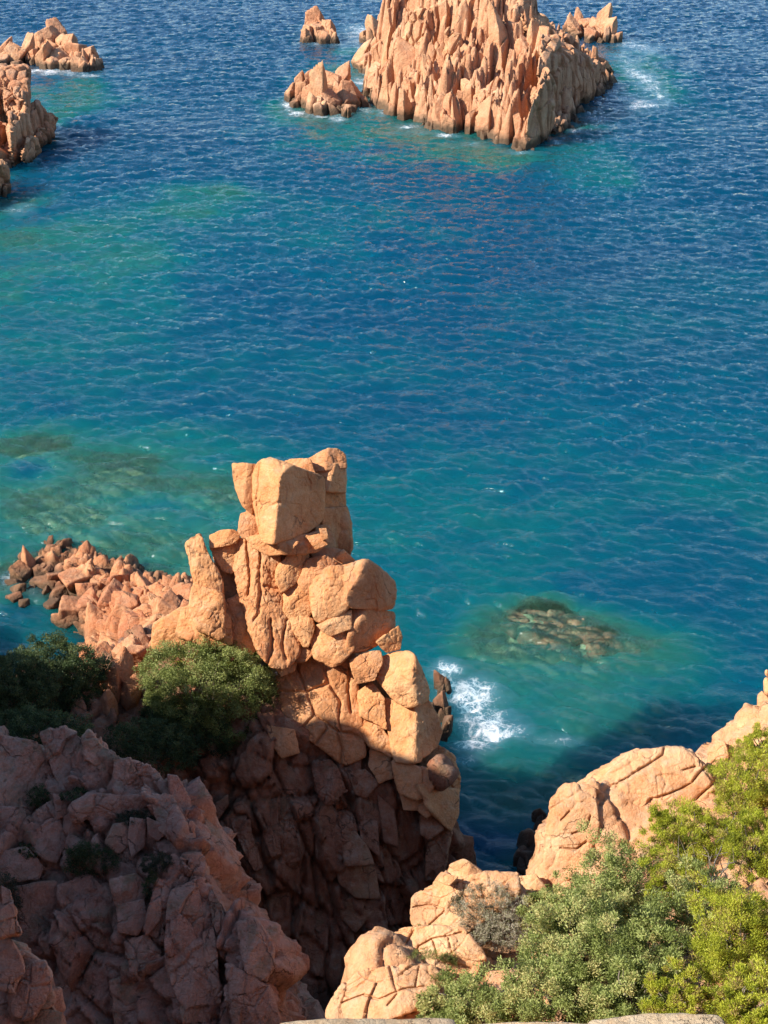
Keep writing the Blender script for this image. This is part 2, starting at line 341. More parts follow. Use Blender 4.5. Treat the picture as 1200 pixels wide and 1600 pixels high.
# ------------------------------------------------------------------ depth of the sea: shoals, reefs, deep blue and lightening of the stack's shadow
SHOALS_AND_LIGHTENING = [  # px, py, rx, ry, depth at the middle
 (290,315,105,28,2.2),(350,300,60,14,2.0),(170,385,110,60,3.5),(40,372,75,26,2.2),(15,440,60,50,3.4),(150,470,150,60,5.2),(120,145,70,22,2.6),(90,540,150,30,5.0),
 (60,690,110,34,1.0),(200,740,170,60,1.2),(90,780,150,70,1.5),(300,770,110,50,1.7),(150,850,190,40,2.4),(330,820,70,40,4.5),(120,930,120,60,.9),(30,900,70,40,1.0),(240,905,70,26,1.2),
 (520,195,100,40,5.0),(470,170,60,22,2.0),(640,212,110,22,3.6),(770,240,110,22,3.6),(940,255,80,40,5.2),(880,190,90,30,4.6),(700,130,150,60,.5),(1000,110,60,50,4.0),(520,350,150,60,6.2),(560,110,60,30,2.5),
 (885,970,100,38,.35),(930,1000,90,32,.5),(880,1012,160,52,1.3),(930,1050,110,36,2.6),(800,1050,100,50,3.2),(960,1120,150,50,2.6),(820,1180,120,50,3.4),(820,1225,100,46,2.4),(740,1270,70,46,3.2),(760,1120,90,50,4.0),(830,1320,60,40,1.2),  # the two patches in the stack's shadow are added to lighten the water there
 (560,850,130,90,5.5),(700,900,160,80,5.8),(250,590,200,50,6.3),(700,1000,100,80,4.6),(1000,480,260,50,7.2),(900,700,300,90,6.8),(40,215,80,80,2.0),(30,310,50,30,1.0)]
DEEPS = [(60,265,90,40,9),(50,735,40,18,6.5),(230,790,50,16,6.0),(760,1310,100,30,9.0),(650,640,250,40,9),(250,215,110,60,11),(600,500,200,50,10.5),(850,400,200,50,11.5),(30,970,60,26,7.5),(420,440,120,30,9.5),(1100,900,120,60,8),(960,910,100,16,8)]
def depth_at(x, y):
    """photo-independent depth map: the shoals are fixed to the sea bed where they lie"""
    x = np.asarray(x, float); y = np.asarray(y, float); P = np.stack([x.ravel(), y.ravel(), 0*x.ravel()], 1)
    wx = fbm(P/7, 4, 501).reshape(x.shape); wy = fbm(P/7, 4, 502).reshape(x.shape)
    n3 = fbm(P/3.2, 4, 503).reshape(x.shape); n9 = fbm(P/np.array([16, 9, 9]), 3, 504).reshape(x.shape)
    d = 6.6+sstep(75, 190, y)*4.6+sstep(200, 330, y)*2.5+n9*2.6
    def g(px, py, rx, ry):
        c = sea(px, py); c2 = sea(px, py-ry*.9); ax = rx*mpp(c[1], py); ay = abs(c2[1]-c[1])
        u = (x-c[0]+wx*ax*.75)/ax; v = (y-c[1]+wy*ay*.75)/ay
        return np.exp(-(u*u+v*v)*.85)
    for px, py, rx, ry, dd in SHOALS_AND_LIGHTENING:
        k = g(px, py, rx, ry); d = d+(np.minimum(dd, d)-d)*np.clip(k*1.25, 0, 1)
    for px, py, rx, ry, dd in DEEPS:
        k = g(px, py, rx, ry); d = d+(np.maximum(dd, d)-d)*k
    d = d+n3*np.clip(d*.55, .1, 1.5)
    return np.maximum(d, .15)
FOAM = [  # px, py, rx, ry, strength
 (735,1085,55,26,1.0),(765,1120,44,40,1.0),(740,1160,50,22,.95),(700,1055,34,26,.9),(800,1135,30,26,.75),(860,1155,60,14,.55),(720,1190,40,12,.5),
 (1000,120,26,44,.8),(985,165,60,20,.8),(1010,75,50,16,.7),(930,185,40,14,.6),(560,60,36,30,.75),(540,20,50,14,.5),(575,130,30,40,.9),(545,175,40,12,.6),(450,165,18,16,.85),(500,180,50,8,.7),(500,68,34,8,.6),(470,45,20,16,.4),
 (60,75,60,10,.9),(110,112,60,9,.9),(150,85,22,14,.8),(10,62,30,12,.5),(45,235,30,12,.4),(20,325,40,12,.6),(125,232,10,6,.55),(235,915,26,14,.7),(290,930,24,8,.5),(20,905,44,18,.75),(70,925,60,22,.5),(110,960,40,16,.35),(640,205,60,8,.45),(740,225,60,8,.45),(820,240,40,7,.55),
(600,175,14,8,.8),(640,198,30,6,.8),(690,210,24,6,.8),(560,122,20,8,.8),(870,222,16,8,.7),(905,205,14,8,.8),(60,112,22,6,.9),(140,118,20,6,.9),(465,178,22,7,.9),(530,185,24,7,.8),(92,200,8,10,.7),(55,250,10,8,.6),(62,905,40,10,.7),(130,895,30,8,.6),(190,910,30,8,.7),(255,925,26,8,.7),(830,1290,30,12,.35)]
def foam_at(x, y):
    P = np.stack([x.ravel(), y.ravel(), 0*x.ravel()], 1)
    wx = fbm(P/5, 3, 511).reshape(x.shape); wy = fbm(P/5, 3, 512).reshape(x.shape); r = np.zeros_like(x)
    for px, py, rx, ry, s in FOAM:
        c = sea(px, py); c2 = sea(px, py-ry*.9); ax = rx*mpp(c[1], py); ay = abs(c2[1]-c[1])
        u = (x-c[0]+wx*ax*.7)/ax; v = (y-c[1]+wy*ay*.7)/ay
        r = np.maximum(r, s*np.exp(-(u*u+v*v)))
    return r
# ------------------------------------------------------------------ wind sea by inverse FFT
def ocean_tile(n, L, wind, peak, cut, rms, seed, spread=2.0):
    r = np.random.default_rng(seed); k1 = np.fft.fftfreq(n, L/n)*2*np.pi
    kx, ky = np.meshgrid(k1, k1); k = np.sqrt(kx*kx+ky*ky); k[0, 0] = 1e-6
    c = np.abs((kx*wind[0]+ky*wind[1])/k)/math.hypot(*wind)
    k0 = 2*np.pi/peak
    S = np.exp(-1.0*(k0/k)**2)/k**3.4*(c**(2*spread)*.97+.025)*np.exp(-(k*cut)**2); S[0, 0] = 0
    A = np.sqrt(S)*(r.normal(size=(n, n))+1j*r.normal(size=(n, n)))
    h = np.fft.ifft2(A).real; s = rms/h.std(); A = A*s; h = h*s
    dx = np.fft.ifft2(-1j*kx/k*A).real; dy = np.fft.ifft2(-1j*ky/k*A).real
    return h, dx, dy, L
def sample(T, x, y, th=0.0):
    h, dx, dy, L = T; n = h.shape[0]; c, s = math.cos(th), math.sin(th)
    X = (c*x+s*y)/L*n; Y = (-s*x+c*y)/L*n
    i = np.floor(X).astype(int); j = np.floor(Y).astype(int); fx = X-i; fy = Y-j; i0 = i % n; i1 = (i+1) % n; j0 = j % n; j1 = (j+1) % n
    f = lambda a: (a[j0, i0]*(1-fx)+a[j0, i1]*fx)*(1-fy)+(a[j1, i0]*(1-fx)+a[j1, i1]*fx)*fy
    H, DX, DY = f(h), f(dx), f(dy)
    return H, c*DX-s*DY, s*DX+c*DY
T1 = ocean_tile(512, 61.0, (.28, 1.0), 2.2, .08, .085, 5, 6); T2 = ocean_tile(512, 97.0, (-.25, 1.0), 5.0, .2, .080, 6, 5); T3 = ocean_tile(512, 29.0, (.5, 1.0), 1.2, .045, .046, 8, 4)
fine = []; y = 36.0
while y < 420: fine.append(y); y += max(.11, y*.0023)
ys = np.array([-6000, -2500, -900, -300, -90, 0, 24]+fine+[440, 480, 560, 700, 950, 1400, 2200, 4000, 9000], float)
xf = []; x = 0.0
while x < 105: xf.append(x); x += .17 if x < 32 else .27
xf = np.array(xf); xs = np.concatenate([[-9000, -3000, -1000, -400, -220, -150, -120], -xf[:0:-1], xf, [120, 150, 220, 400, 1000, 3000, 9000]])
X, Y = np.meshgrid(xs, ys)
H1, A1, B1 = sample(T1, X, Y); H2, A2, B2 = sample(T2, X, Y, .25); H3, A3, B3 = sample(T3, X, Y, -.2)
far = np.exp(-(np.maximum(0, np.hypot(X, Y)-430)/150)**2)*(np.abs(X) < 112)*(Y > 34)
gust = 1+.45*fbm(np.stack([X.ravel()/26, Y.ravel()/17, 0*X.ravel()], 1), 3, 77).reshape(X.shape)
calm = (.80+.12*sstep(70, 200, Y))*far*gust; lam = 1.25
V = np.stack([X+lam*(A1+A2+A3)*calm, Y+lam*(B1+B2+B3)*calm, (H1+H2+H3*(1-.5*sstep(120, 250, Y)))*calm], 2).reshape(-1, 3)
m = far > 0; dep = np.full(X.shape, 14.0); fo = np.zeros(X.shape)
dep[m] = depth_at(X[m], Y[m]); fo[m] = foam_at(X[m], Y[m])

t = NT('sea_water'); p = t.pos((1, 1, .0))
d = t.attr('depth'); fa = t.attr('foam')
dn = t.math('ADD', d, t.math('MULTIPLY', t.math('SUBTRACT', t.noise(p, .9, 4, .6), .5), 1.6))
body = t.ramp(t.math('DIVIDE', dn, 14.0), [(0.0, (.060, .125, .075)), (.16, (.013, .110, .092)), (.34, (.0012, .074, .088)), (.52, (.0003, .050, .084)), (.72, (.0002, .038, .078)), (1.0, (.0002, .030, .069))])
# foam: lacy network inside the mask
wv = t.add('ShaderNodeVectorMath', operation='ADD'); nz = t.add('ShaderNodeTexNoise'); t.set(nz, Scale=.9, Detail=5.0, Roughness=.6); t.link(p, nz.inputs['Vector'])
sc_ = t.add('ShaderNodeVectorMath', operation='SCALE'); sc_.inputs['Scale'].default_value = 1.5; t.link(nz.outputs['Color'], sc_.inputs[0]); t.link(p, wv.inputs[0]); t.link(sc_.outputs[0], wv.inputs[1])
vo = t.add('ShaderNodeTexVoronoi', feature='DISTANCE_TO_EDGE'); t.set(vo, Scale=1.35); t.link(wv.outputs[0], vo.inputs['Vector'])
vo2 = t.add('ShaderNodeTexVoronoi', feature='DISTANCE_TO_EDGE'); t.set(vo2, Scale=4.2); t.link(wv.outputs[0], vo2.inputs['Vector'])
lace = t.math('MAXIMUM', t.math('SUBTRACT', 1.0, t.math('MULTIPLY', vo.outputs['Distance'], 3.2)), t.math('MULTIPLY', t.math('SUBTRACT', 1.0, t.math('MULTIPLY', vo2.outputs['Distance'], 4.5)), .86))
fn = t.math('MULTIPLY', fa, t.math('ADD', t.math('MULTIPLY', t.noise(p, .55, 6, .65), 1.5), .05))
thr = t.math('SUBTRACT', 1.30, fn)
fv = t.math('ADD', t.math('MULTIPLY', fn, 1.15), t.math('ADD', t.math('MULTIPLY', lace, .52), t.math('MULTIPLY', t.noise(p, 3.6, 5, .7), .75)))
foam = t.ramp(t.math('SUBTRACT', fv, 1.27), [(.03, 0.0), (.24, .3), (.62, .9)])
aer = t.math('MULTIPLY', t.ramp(fn, [(.15, 0.0), (.75, .75)]), 1.0)
body = t.mix(aer, body, (.10, .22, .29))
body = t.mix(foam, body, (.80, .83, .84))
t.link(body, t.b.inputs['Base Color']); t.b.inputs['IOR'].default_value = 1.333
rg = t.math('ADD', t.math('MULTIPLY', foam, .6), .06); t.link(rg, t.b.inputs['Roughness'])
ps = t.pos((.75, 1.6, 0)); h = t.math('ADD', t.noise(ps, 1.9, 6, .62, .4), t.math('MULTIPLY', t.noise(ps, 6.5, 4, .6, .3), .30))
nb = t.bump(h, .6, .13); t.link(nb, t.b.inputs['Normal']); t.b.subsurface_method = 'BURLEY'; t.b.inputs['Subsurface Weight'].default_value = 1.0; t.b.inputs['Subsurface Radius'].default_value = (.5, 1.0, 1.15); t.link(t.math('MINIMUM', t.math('ADD', t.math('MULTIPLY', d, 1.3), .1), 13.0), t.b.inputs['Subsurface Scale'])
tr = t.add('ShaderNodeBsdfTransparent'); tr.inputs[0].default_value = (.84, .96, .93, 1)
fz = t.add('ShaderNodeFresnel'); fz.inputs['IOR'].default_value = 1.333; t.link(nb, fz.inputs['Normal'])
T = t.math('MULTIPLY', t.math('POWER', 2.718, t.math('MULTIPLY', dn, -.52)), t.math('SUBTRACT', 1.0, foam))
T = t.math('MULTIPLY', t.math('MINIMUM', T, .94), t.math('SUBTRACT', 1.0, fz.outputs[0]))
mx = t.add('ShaderNodeMixShader'); t.link(T, mx.inputs[0]); t.link(t.b.outputs[0], mx.inputs[1]); t.link(tr.outputs[0], mx.inputs[2]); t.link(mx.outputs[0], t.out.inputs[0])
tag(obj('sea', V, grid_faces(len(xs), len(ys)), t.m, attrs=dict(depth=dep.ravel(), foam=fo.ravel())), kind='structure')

# the sea bed, weed-grown boulders and sand
xs2 = np.arange(-112, 112.1, .55); ys2 = [30.0]
while ys2[-1] < 430: ys2.append(ys2[-1]+max(.33, ys2[-1]*.004))
ys2 = np.array(ys2); X2, Y2 = np.meshgrid(xs2, ys2); D2 = depth_at(X2, Y2)
P2 = np.stack([X2, Y2, 0*X2], 2).reshape(-1, 3)
F1, b, rnd, c = voronoi(P2/np.array([1.5, 1.6, 1]), 88)
Z2 = -D2.ravel()-.12+(rnd[:, 0]-.5)*np.clip(D2.ravel()*.6, 0, 1.1)-.25*np.exp(-(b/.12)**2); Z2 = np.minimum(Z2, -.12)
t = NT('seabed_rock'); p = t.pos()
col = t.ramp(t.noise(p, 1.5, 6, .7), [(.32, (.08, .10, .06)), (.44, (.24, .30, .17)), (.54, (.44, .52, .33)), (.68, (.66, .74, .54))])
col = t.mix(t.ramp(t.noise(p, 1.1, 5, .7), [(.48, 0.0), (.60, .7)]), col, (.09, .10, .055))
t.link(col, t.b.inputs['Base Color']); t.set(t.b, Roughness=.95)
tag(obj('seabed', np.stack([X2.ravel(), Y2.ravel(), Z2], 1), grid_faces(len(xs2), len(ys2)), t.m), kind='structure')
# ------------------------------------------------------------------ rocks shaped one by one
def hull2(P):
    P = sorted(map(tuple, P))
    def half(Q):
        h = []
        for q in Q:
            while len(h) > 1 and (h[-1][0]-h[-2][0])*(q[1]-h[-2][1])-(h[-1][1]-h[-2][1])*(q[0]-h[-2][0]) <= 1e-9: h.pop()
            h.append(q)
        return h[:-1]
    return np.array(half(P)+half(P[::-1]))
_bi = [0]
def blk(parent, name, mat, poly, D, thick=None, facets=None, ridge=None, z=(260, 680, 2.4), sub=5, p=26, namp=.035, nsc=None, grow=1.05, levels=None, chip=1.0, cuts=None, cw=3.0, cd=.13):
    """a solid rock whose outline seen from the viewpoint is poly; it has its own depth, front facets and back"""
    _bi[0] += 1; r = np.random.default_rng(1000+_bi[0])
    q = np.array(poly, float)/z[2]+np.array(z[:2])
    c = q.mean(0) if len(q) < 4 else (q.max(0)+q.min(0))*.25+q.mean(0)*.5
    Cf = W(c[0], c[1], D); v = Cf-CAM; L = np.linalg.norm(v); v /= L
    rt = np.array([1.0, 0, 0]); rt = rt-v*(rt@v); rt /= np.linalg.norm(rt); u = np.cross(rt, v)
    def flat(px, py):
        d = ray(px, py); pt = CAM+d*(((Cf-CAM)@v)/(d@v)); return np.array([(pt-Cf)@rt, (pt-Cf)@u])
    h = hull2([flat(*a) for a in q])*grow
    wd, ht = np.ptp(h[:, 0]), np.ptp(h[:, 1])
    th = thick or .8*min(wd, ht)+.15
    C = Cf+v*th*.5
    pn, pd = [], []
    for i in range(len(h)):
        a, b = h[i], h[(i+1) % len(h)]; e = b-a; l = np.hypot(*e)
        if l < 1e-4: continue
        n2 = np.array([e[1], -e[0]])/l
        if n2@a < 0: n2 = -n2
        k = r.uniform(-.02, .22)
        n = n2[0]*rt+n2[1]*u+v*k; pn.append(n/np.linalg.norm(n)); pd.append(max(n2@a, .05)/np.linalg.norm(n))
    fc = facets or [(-.27+r.normal()*.12, .16+r.normal()*.12), (.25+r.normal()*.12, .05+r.normal()*.1), (r.normal()*.12, -.2+r.normal()*.1)]
    rp = flat(*(np.array(ridge)/z[2]+np.array(z[:2]))) if ridge is not None else np.array([r.normal()*wd*.1, r.normal()*ht*.1])
    rp3 = rp[0]*rt+rp[1]*u-v*th*.5
    for tx, ty in fc:
        n = -v+tx*rt+ty*u; n /= np.linalg.norm(n); pn.append(n); pd.append(max(n@rp3, .12*th))
    for tx, ty in [(.35, .3), (-.35, 0), (.1, -.35)]:
        n = v+tx*rt+ty*u; n /= np.linalg.norm(n); pn.append(n); pd.append(th*.5)
    if levels is None and sub >= 6:                # spalled, chipped faces
        levels = [dict(size=(.95, .95, 1.5), rot=(.3, .3, .4), amp=.035*chip, tilt=.13*chip, round=.03, rd=.012*chip, crack=.035*chip, cw=.014, seed=400+_bi[0], warp=.4), dict(size=(.33, .33, .45), rot=(.5, .2, .8), amp=.012*chip, tilt=.12*chip, round=.02, rd=.006*chip, crack=.008*chip, cw=.01, seed=600+_bi[0], warp=.4)]
    V, F = poly_block(C, pn, pd, np.array([rt, u, v]), (wd/2, ht/2, th/2), sub, p, namp*min(1.6, max(.35, min(wd, ht))), nsc or max(.35, .4*(wd+ht)/2), 1000+_bi[0], levels)
    if cuts:                                       # open joints cut into the face
        d = V-CAM; k = d@np.array([0, CT, -ST]); sx = 600+FPX*d[:, 0]/k; sy = 800-FPX*(d@np.array([0, ST, CT]))/k; Q = np.stack([sx, sy], 1)
        wob = vec_fbm(V/.35, 3, 77)[:, :2]*cw*1.3; best = np.full(len(V), 1e9); Q = Q+wob
        for line in cuts:
            l = np.array(line, float)/z[2]+np.array(z[:2])
            for a, b in zip(l[:-1], l[1:]):
                e = b-a; tt = np.clip(((Q-a)@e)/(e@e), 0, 1); best = np.minimum(best, np.linalg.norm(Q-a-tt[:, None]*e, axis=1))
        front = sstep(.25, -.15, ((V-C)@v)/(th*.5)); wv_ = cw*(1+.5*fbm(V/.6, 2, 78))
        V = V+v*(front*(cd*np.exp(-(best/wv_)**2)+.14*cd*np.exp(-(best/(wv_*2.6))**2)))[:, None]
    return obj(name, V, F, mat, parent)
S_ = 'tall orange granite rock stack of piled boulders with a square block on top'
stack = empty('rock_stack', W(560, 1185, 48.2), S_, 'rock stack')
def Ds(q, off=0.0, z=(260, 680, 2.4)):
    py = np.mean([a[1] for a in q])/z[2]+z[1]
    return 46.9+(1190-py)/485*3.1+off
def sb(name, poly, off=0.0, **k):
    k.setdefault('sub', 6); k.setdefault('chip', .28 if name != 'summit_block' else .2)
    return blk(stack, name, M_STACK, poly, Ds(poly, off), **k)
# the core the boulders lean on
sb('core', [(270,420),(560,440),(700,500),(720,800),(560,860),(400,860),(330,760)], .95, thick=3.2, sub=6, p=10, namp=.1)
sb('core', [(420,800),(700,780),(880,880),(960,1060),(960,1240),(780,1260),(520,1130),(430,960)], .75, thick=3.4, sub=6, p=10, namp=.1)
sb('core', [(290,320),(350,120),(520,110),(640,220),(690,330),(690,470),(330,470)], 2.3, thick=2.4, sub=6, p=10, namp=.08)
sb('core', [(176,440),(290,410),(310,640),(240,720),(196,580)], 1.1, thick=1.3)
# the summit
sb('summit_block', [(328,150),(350,105),(395,88),(520,140),(598,160),(606,205),(594,325),(520,368),(422,392),(352,372),(326,250)], -.2, thick=2.9, facets=[(-.75,.12),(1.0,-.05),(.1,.9)], ridge=(428,150), sub=7, p=30, namp=.03, grow=1.05, cuts=[[(528,140),(540,175),(536,205)], [(352,250),(395,262),(420,250)], [(350,110),(340,240),(350,370)]], cw=1.8, cd=.07)
sb('horn', [(246,108),(338,112),(340,215),(322,292),(292,268),(262,200)], .5, thick=1.4, facets=[(-.5,.1),(.45,0)], ridge=(300,180), p=18)
sb('boulder', [(445,100),(480,92),(540,96),(560,150),(520,180),(450,150)], 1.6, thick=1.3)
sb('boulder', [(515,98),(596,56),(640,57),(664,72),(668,122),(600,130),(520,138)], 2.2, thick=1.6, facets=[(-.4,.35),(.5,.2)], ridge=(600,95))
sb('boulder', [(520,142),(640,112),(674,128),(670,216),(612,212),(540,200)], 2.0, thick=1.8, facets=[(-.2,.35),(1.2,.0)], ridge=(622,150))
sb('boulder', [(585,214),(668,212),(676,280),(640,300),(590,290)], 2.4, thick=1.8, facets=[(1.3,.0),(1.1,-.3)])
sb('boulder', [(590,290),(676,272),(696,340),(698,432),(650,452),(596,400)], 2.3, thick=2.0, facets=[(1.3,.0),(1.1,-.3)])
sb('boulder', [(560,340),(606,344),(634,400),(628,440),(570,425)], 1.5, thick=1.2, facets=[(.7,.0),(.5,.3)])
sb('boulder', [(280,300),(332,286),(362,380),(330,392),(300,388),(272,350)], .35, thick=1.6)
sb('slab', [(300,382),(352,372),(430,396),(470,400),(450,430),(380,440),(318,412)], -.15, thick=1.8, facets=[(-.2,.75),(-.3,-.2)])
sb('slab', [(420,402),(540,366),(600,352),(606,395),(560,432),(440,434)], .25, thick=1.9, facets=[(.5,.4),(.5,-.2)])
sb('boulder', [(574,352),(600,350),(606,386),(584,394)], -.1, thick=.5)
sb('boulder', [(530,380),(575,372),(598,408),(560,424)], .0, thick=.7)
# left columns
sb('boulder', [(164,374),(200,360),(254,360),(270,374),(258,400),(205,414),(168,420)], .7, thick=1.2)
sb('slab', [(166,428),(255,396),(272,470),(240,512),(210,505),(184,460)], .8, thick=1.3)
sb('pillar', [(76,402),(92,386),(126,379),(150,440),(184,505),(212,560),(218,660),(200,700),(140,668),(112,560),(86,470)], -.05, thick=1.5, sub=6, p=14, namp=.06, nsc=.5)
sb('pillar', [(112,560),(214,600),(222,740),(180,760),(120,740),(90,660)], -.6, thick=1.8, sub=6, namp=.05)
sb('boulder', [(60,650),(150,620),(232,680),(240,775),(130,790),(40,750)], -.3, thick=1.6, sub=6, namp=.05)
sb('boulder', [(200,640),(300,600),(345,780),(320,812),(212,790)], .15, thick=1.6)
sb('boulder', [(-50,710),(30,660),(96,640),(112,760),(20,800),(-50,800)], .7, thick=1.6, sub=6)
sb('pillar', [(258,402),(330,396),(434,418),(440,580),(452,655),(490,700),(494,800),(445,870),(392,864),(345,812),(300,690),(262,530)], -.05, thick=2.2, sub=7, p=20, namp=.06, nsc=.5, facets=[(-.5,.05),(.22,.05)], ridge=(345,600), cw=2.2, cd=.18,
   cuts=[[(345,396),(354,470),(346,520),(352,600),(346,670),(330,690)], [(436,410),(430,500),(434,578),(362,564)], [(440,576),(446,655),(482,690),(500,700)], [(300,400),(316,520),(304,600)], [(392,690),(400,780),(380,860)], [(452,700),(436,780),(450,840)]])
sb('slab', [(404,866),(470,860),(490,850),(480,880),(430,900)], -.1, thick=.9)
sb('boulder', [(215,690),(300,640),(330,770),(300,790),(225,760)], .3, thick=1.5)
# the bulging middle
sb('boulder', [(428,486),(468,446),(532,436),(534,480),(500,545),(440,582),(424,540)], .15, thick=1.7)
sb('boulder', [(500,545),(532,470),(600,458),(640,480),(566,505),(545,600),(510,570)], .1, thick=1.5)
sb('slab', [(540,438),(620,428),(668,444),(694,466),(640,490),(560,470)], .7, thick=1.8, facets=[(-.2,.6),(.2,-.2)])
sb('boulder', [(440,588),(490,556),(534,588),(540,664),(520,690),(462,680),(438,640)], .05, thick=1.5)
sb('boulder', [(538,560),(552,525),(592,500),(650,482),(682,500),(694,628),(650,672),(576,702),(552,690),(538,630)], -.3, thick=1.9, sub=6, facets=[(-.5,.2),(.15,.1),(0,-.35)], ridge=(600,600), p=11)
sb('boulder', [(664,488),(742,471),(790,490),(862,545),(866,650),(820,664),(698,632),(684,590)], -.35, thick=2.4, sub=6, facets=[(-.55,.45),(1.05,.02),(.8,-.4)], ridge=(728,520), p=16, grow=1.05)
sb('boulder', [(696,642),(716,636),(862,664),(866,722),(800,782),(742,812),(700,814)], -.2, thick=2.2, sub=6, facets=[(-.5,.5),(1.0,-.05),(.7,-.4)], ridge=(735,680), p=16)
sb('boulder', [(796,778),(864,724),(879,760),(872,802),(826,812)], .15, thick=1.4, facets=[(.6,0),(.4,-.4)])
sb('boulder', [(566,712),(640,690),(692,658),(694,722),(622,748),(590,735)], -.4, thick=1.3)
sb('boulder', [(536,760),(562,714),(618,748),(694,732),(697,802),(664,836),(622,863),(560,836)], -.4, thick=1.7, sub=6)
sb('boulder', [(468,692),(500,684),(545,694),(552,730),(530,790),(510,790),(480,740)], -.2, thick=1.4)
sb('boulder', [(488,790),(515,780),(545,822),(520,846),(490,850)], -.1, thick=.9)
# lower face
sb('pillar', [(424,904),(490,850),(545,824),(600,850),(690,856),(704,910),(722,1030),(734,1190),(652,1222),(560,1158),(505,1104),(438,1030),(424,960)], -.25, thick=2.4, sub=7, p=24, namp=.04, nsc=.6, facets=[(-.3,.08),(.2,.0),(0,-.12)], ridge=(590,1000), grow=1.06, cw=2.0, cd=.18,
   cuts=[[(486,850),(500,905),(524,960),(532,985),(555,1046),(505,1108)], [(420,962),(522,964),(570,945),(612,928)], [(588,850),(596,890),(610,930),(652,1000),(648,1060),(656,1110)], [(556,1048),(642,1112),(690,1120),(730,1136)], [(560,1160),(600,1100),(590,1070)], [(690,880),(680,960),(696,1040)], [(640,1118),(660,1180),(650,1225)]])
sb('boulder', [(700,846),(760,816),(800,812),(806,840),(772,920),(720,930)], -.45, thick=1.5)
sb('boulder', [(776,852),(826,818),(880,806),(920,816),(950,870),(990,944),(986,1002),(922,1020),(880,1010),(820,960),(778,900)], -.75, thick=2.5, sub=6, facets=[(-.5,.28),(1.2,-.05),(-.2,-.35)], ridge=(922,905), p=14, grow=1.05)
sb('slab', [(718,962),(770,930),(816,1000),(822,1100),(800,1082),(726,1052)], -.4, thick=1.3, namp=.05)
sb('slab', [(724,1050),(792,1082),(836,1152),(836,1204),(772,1172),(730,1102)], -.55, thick=1.2, namp=.05)
sb('pillar', [(818,984),(900,1012),(956,1062),(950,1220),(862,1216),(840,1152),(824,1062)], -.8, thick=1.8, sub=6, facets=[(-.3,.1),(1.2,0)], ridge=(938,1100), p=18)
sb('boulder', [(928,1016),(986,1004),(1012,1040),(1032,1110),(1010,1162),(954,1196),(954,1070)], -.2, thick=1.8, facets=[(1.1,.15),(1.0,-.2)])
sb('slab', [(770,1175),(838,1200),(860,1280),(800,1300),(762,1240)], -.75, thick=1.4)
# the foot of the stack down to the sea, shade put into its colour
z6 = (300, 1100, 2.4)
def wb(name, poly, off=0.0, lab=None, **k):
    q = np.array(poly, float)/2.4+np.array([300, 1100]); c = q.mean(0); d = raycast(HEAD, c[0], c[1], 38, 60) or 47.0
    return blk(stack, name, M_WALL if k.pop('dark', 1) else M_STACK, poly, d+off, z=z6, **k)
wb('boulder', [(752,212),(800,218),(860,252),(864,340),(820,352),(786,340)], -.9, dark=0, thick=1.6)
wb('boulder', [(846,234),(888,244),(908,302),(872,344),(856,300)], -.6, dark=0, thick=1.2)
wb('boulder', [(856,196),(918,156),(980,202),(1010,282),(1004,328),(930,336),(880,300)], -.5, dark=0, thick=2.4, sub=6, facets=[(1.0,.2),(.9,-.2),(-.2,.6)])
wb('boulder', [(780,330),(850,350),(860,400),(800,396)], -.6, dark=0, thick=1.2)
wb('boulder', [(842,350),(908,345),(920,400),(880,424),(852,400)], -.6, dark=0, thick=1.2)
wb('boulder', [(888,332),(1002,326),(998,410),(966,470),(926,430)], -.5, dark=0, thick=2.0, facets=[(1.0,.1),(.9,-.3)])
wb('boulder', [(852,420),(920,412),(936,470),(890,502),(856,476)], -.5, thick=1.5)
wb('pillar', [(900,470),(960,440),(968,500),(944,580),(940,640),(880,660),(880,540)], -.3, thick=2.0, sub=6)
wb('boulder', [(446,214),(522,208),(548,250),(580,326),(510,370),(474,352),(462,300)], -.7, thick=1.7, sub=6, facets=[(-.4,.45),(.65,-.1),(-.2,-.4)], ridge=(520,330), p=18)
wb('boulder', [(280,80),(384,100),(400,180),(340,200),(300,150)], -.3, dark=0, thick=1.4)
wb('boulder', [(222,210),(282,190),(300,250),(240,270)], -.3, thick=1.3)
wb('slab', [(560,492),(612,478),(660,540),(682,600),(572,606)], -.75, thick=1.2, p=20)
wb('boulder', [(548,606),(680,608),(706,726),(600,716),(560,680)], -.5, thick=1.4, facets=[(-.4,0),(.4,0)], p=20)
wb('slab', [(466,404),(520,390),(600,402),(622,470),(560,490),(552,600),(474,592)], -.35, thick=1.5, sub=6, p=18)
wb('pillar', [(140,424),(200,414),(236,520),(262,610),(230,625),(188,540)], -.5, thick=1.2, sub=6, facets=[(-.4,.1),(.5,0)], p=18)
wb('pillar', [(318,350),(350,340),(408,590),(370,606),(330,560)], -.35, thick=1.2, sub=6, p=18)
wb('pillar', [(262,380),(318,370),(336,560),(300,570),(272,500)], -.3, thick=1.2, sub=6, p=18)
wb('slab', [(640,400),(690,440),(700,570),(640,520)], -.5, thick=1.0, p=18)
wb('pillar', [(700,350),(760,400),(775,530),(720,510)], -.4, thick=1.2, p=18)
wb('boulder', [(560,740),(640,722),(680,780),(620,850),(568,800)], -.3, thick=1.2)
wb('boulder', [(50,400),(130,340),(136,380),(100,430),(60,436)], -.2, thick=.9)
wb('boulder', [(40,480),(80,450),(110,480),(70,510)], -.2, thick=.7)
wb('boulder', [(585,260),(650,250),(700,300),(660,345),(610,330)], -.4, thick=1.2)

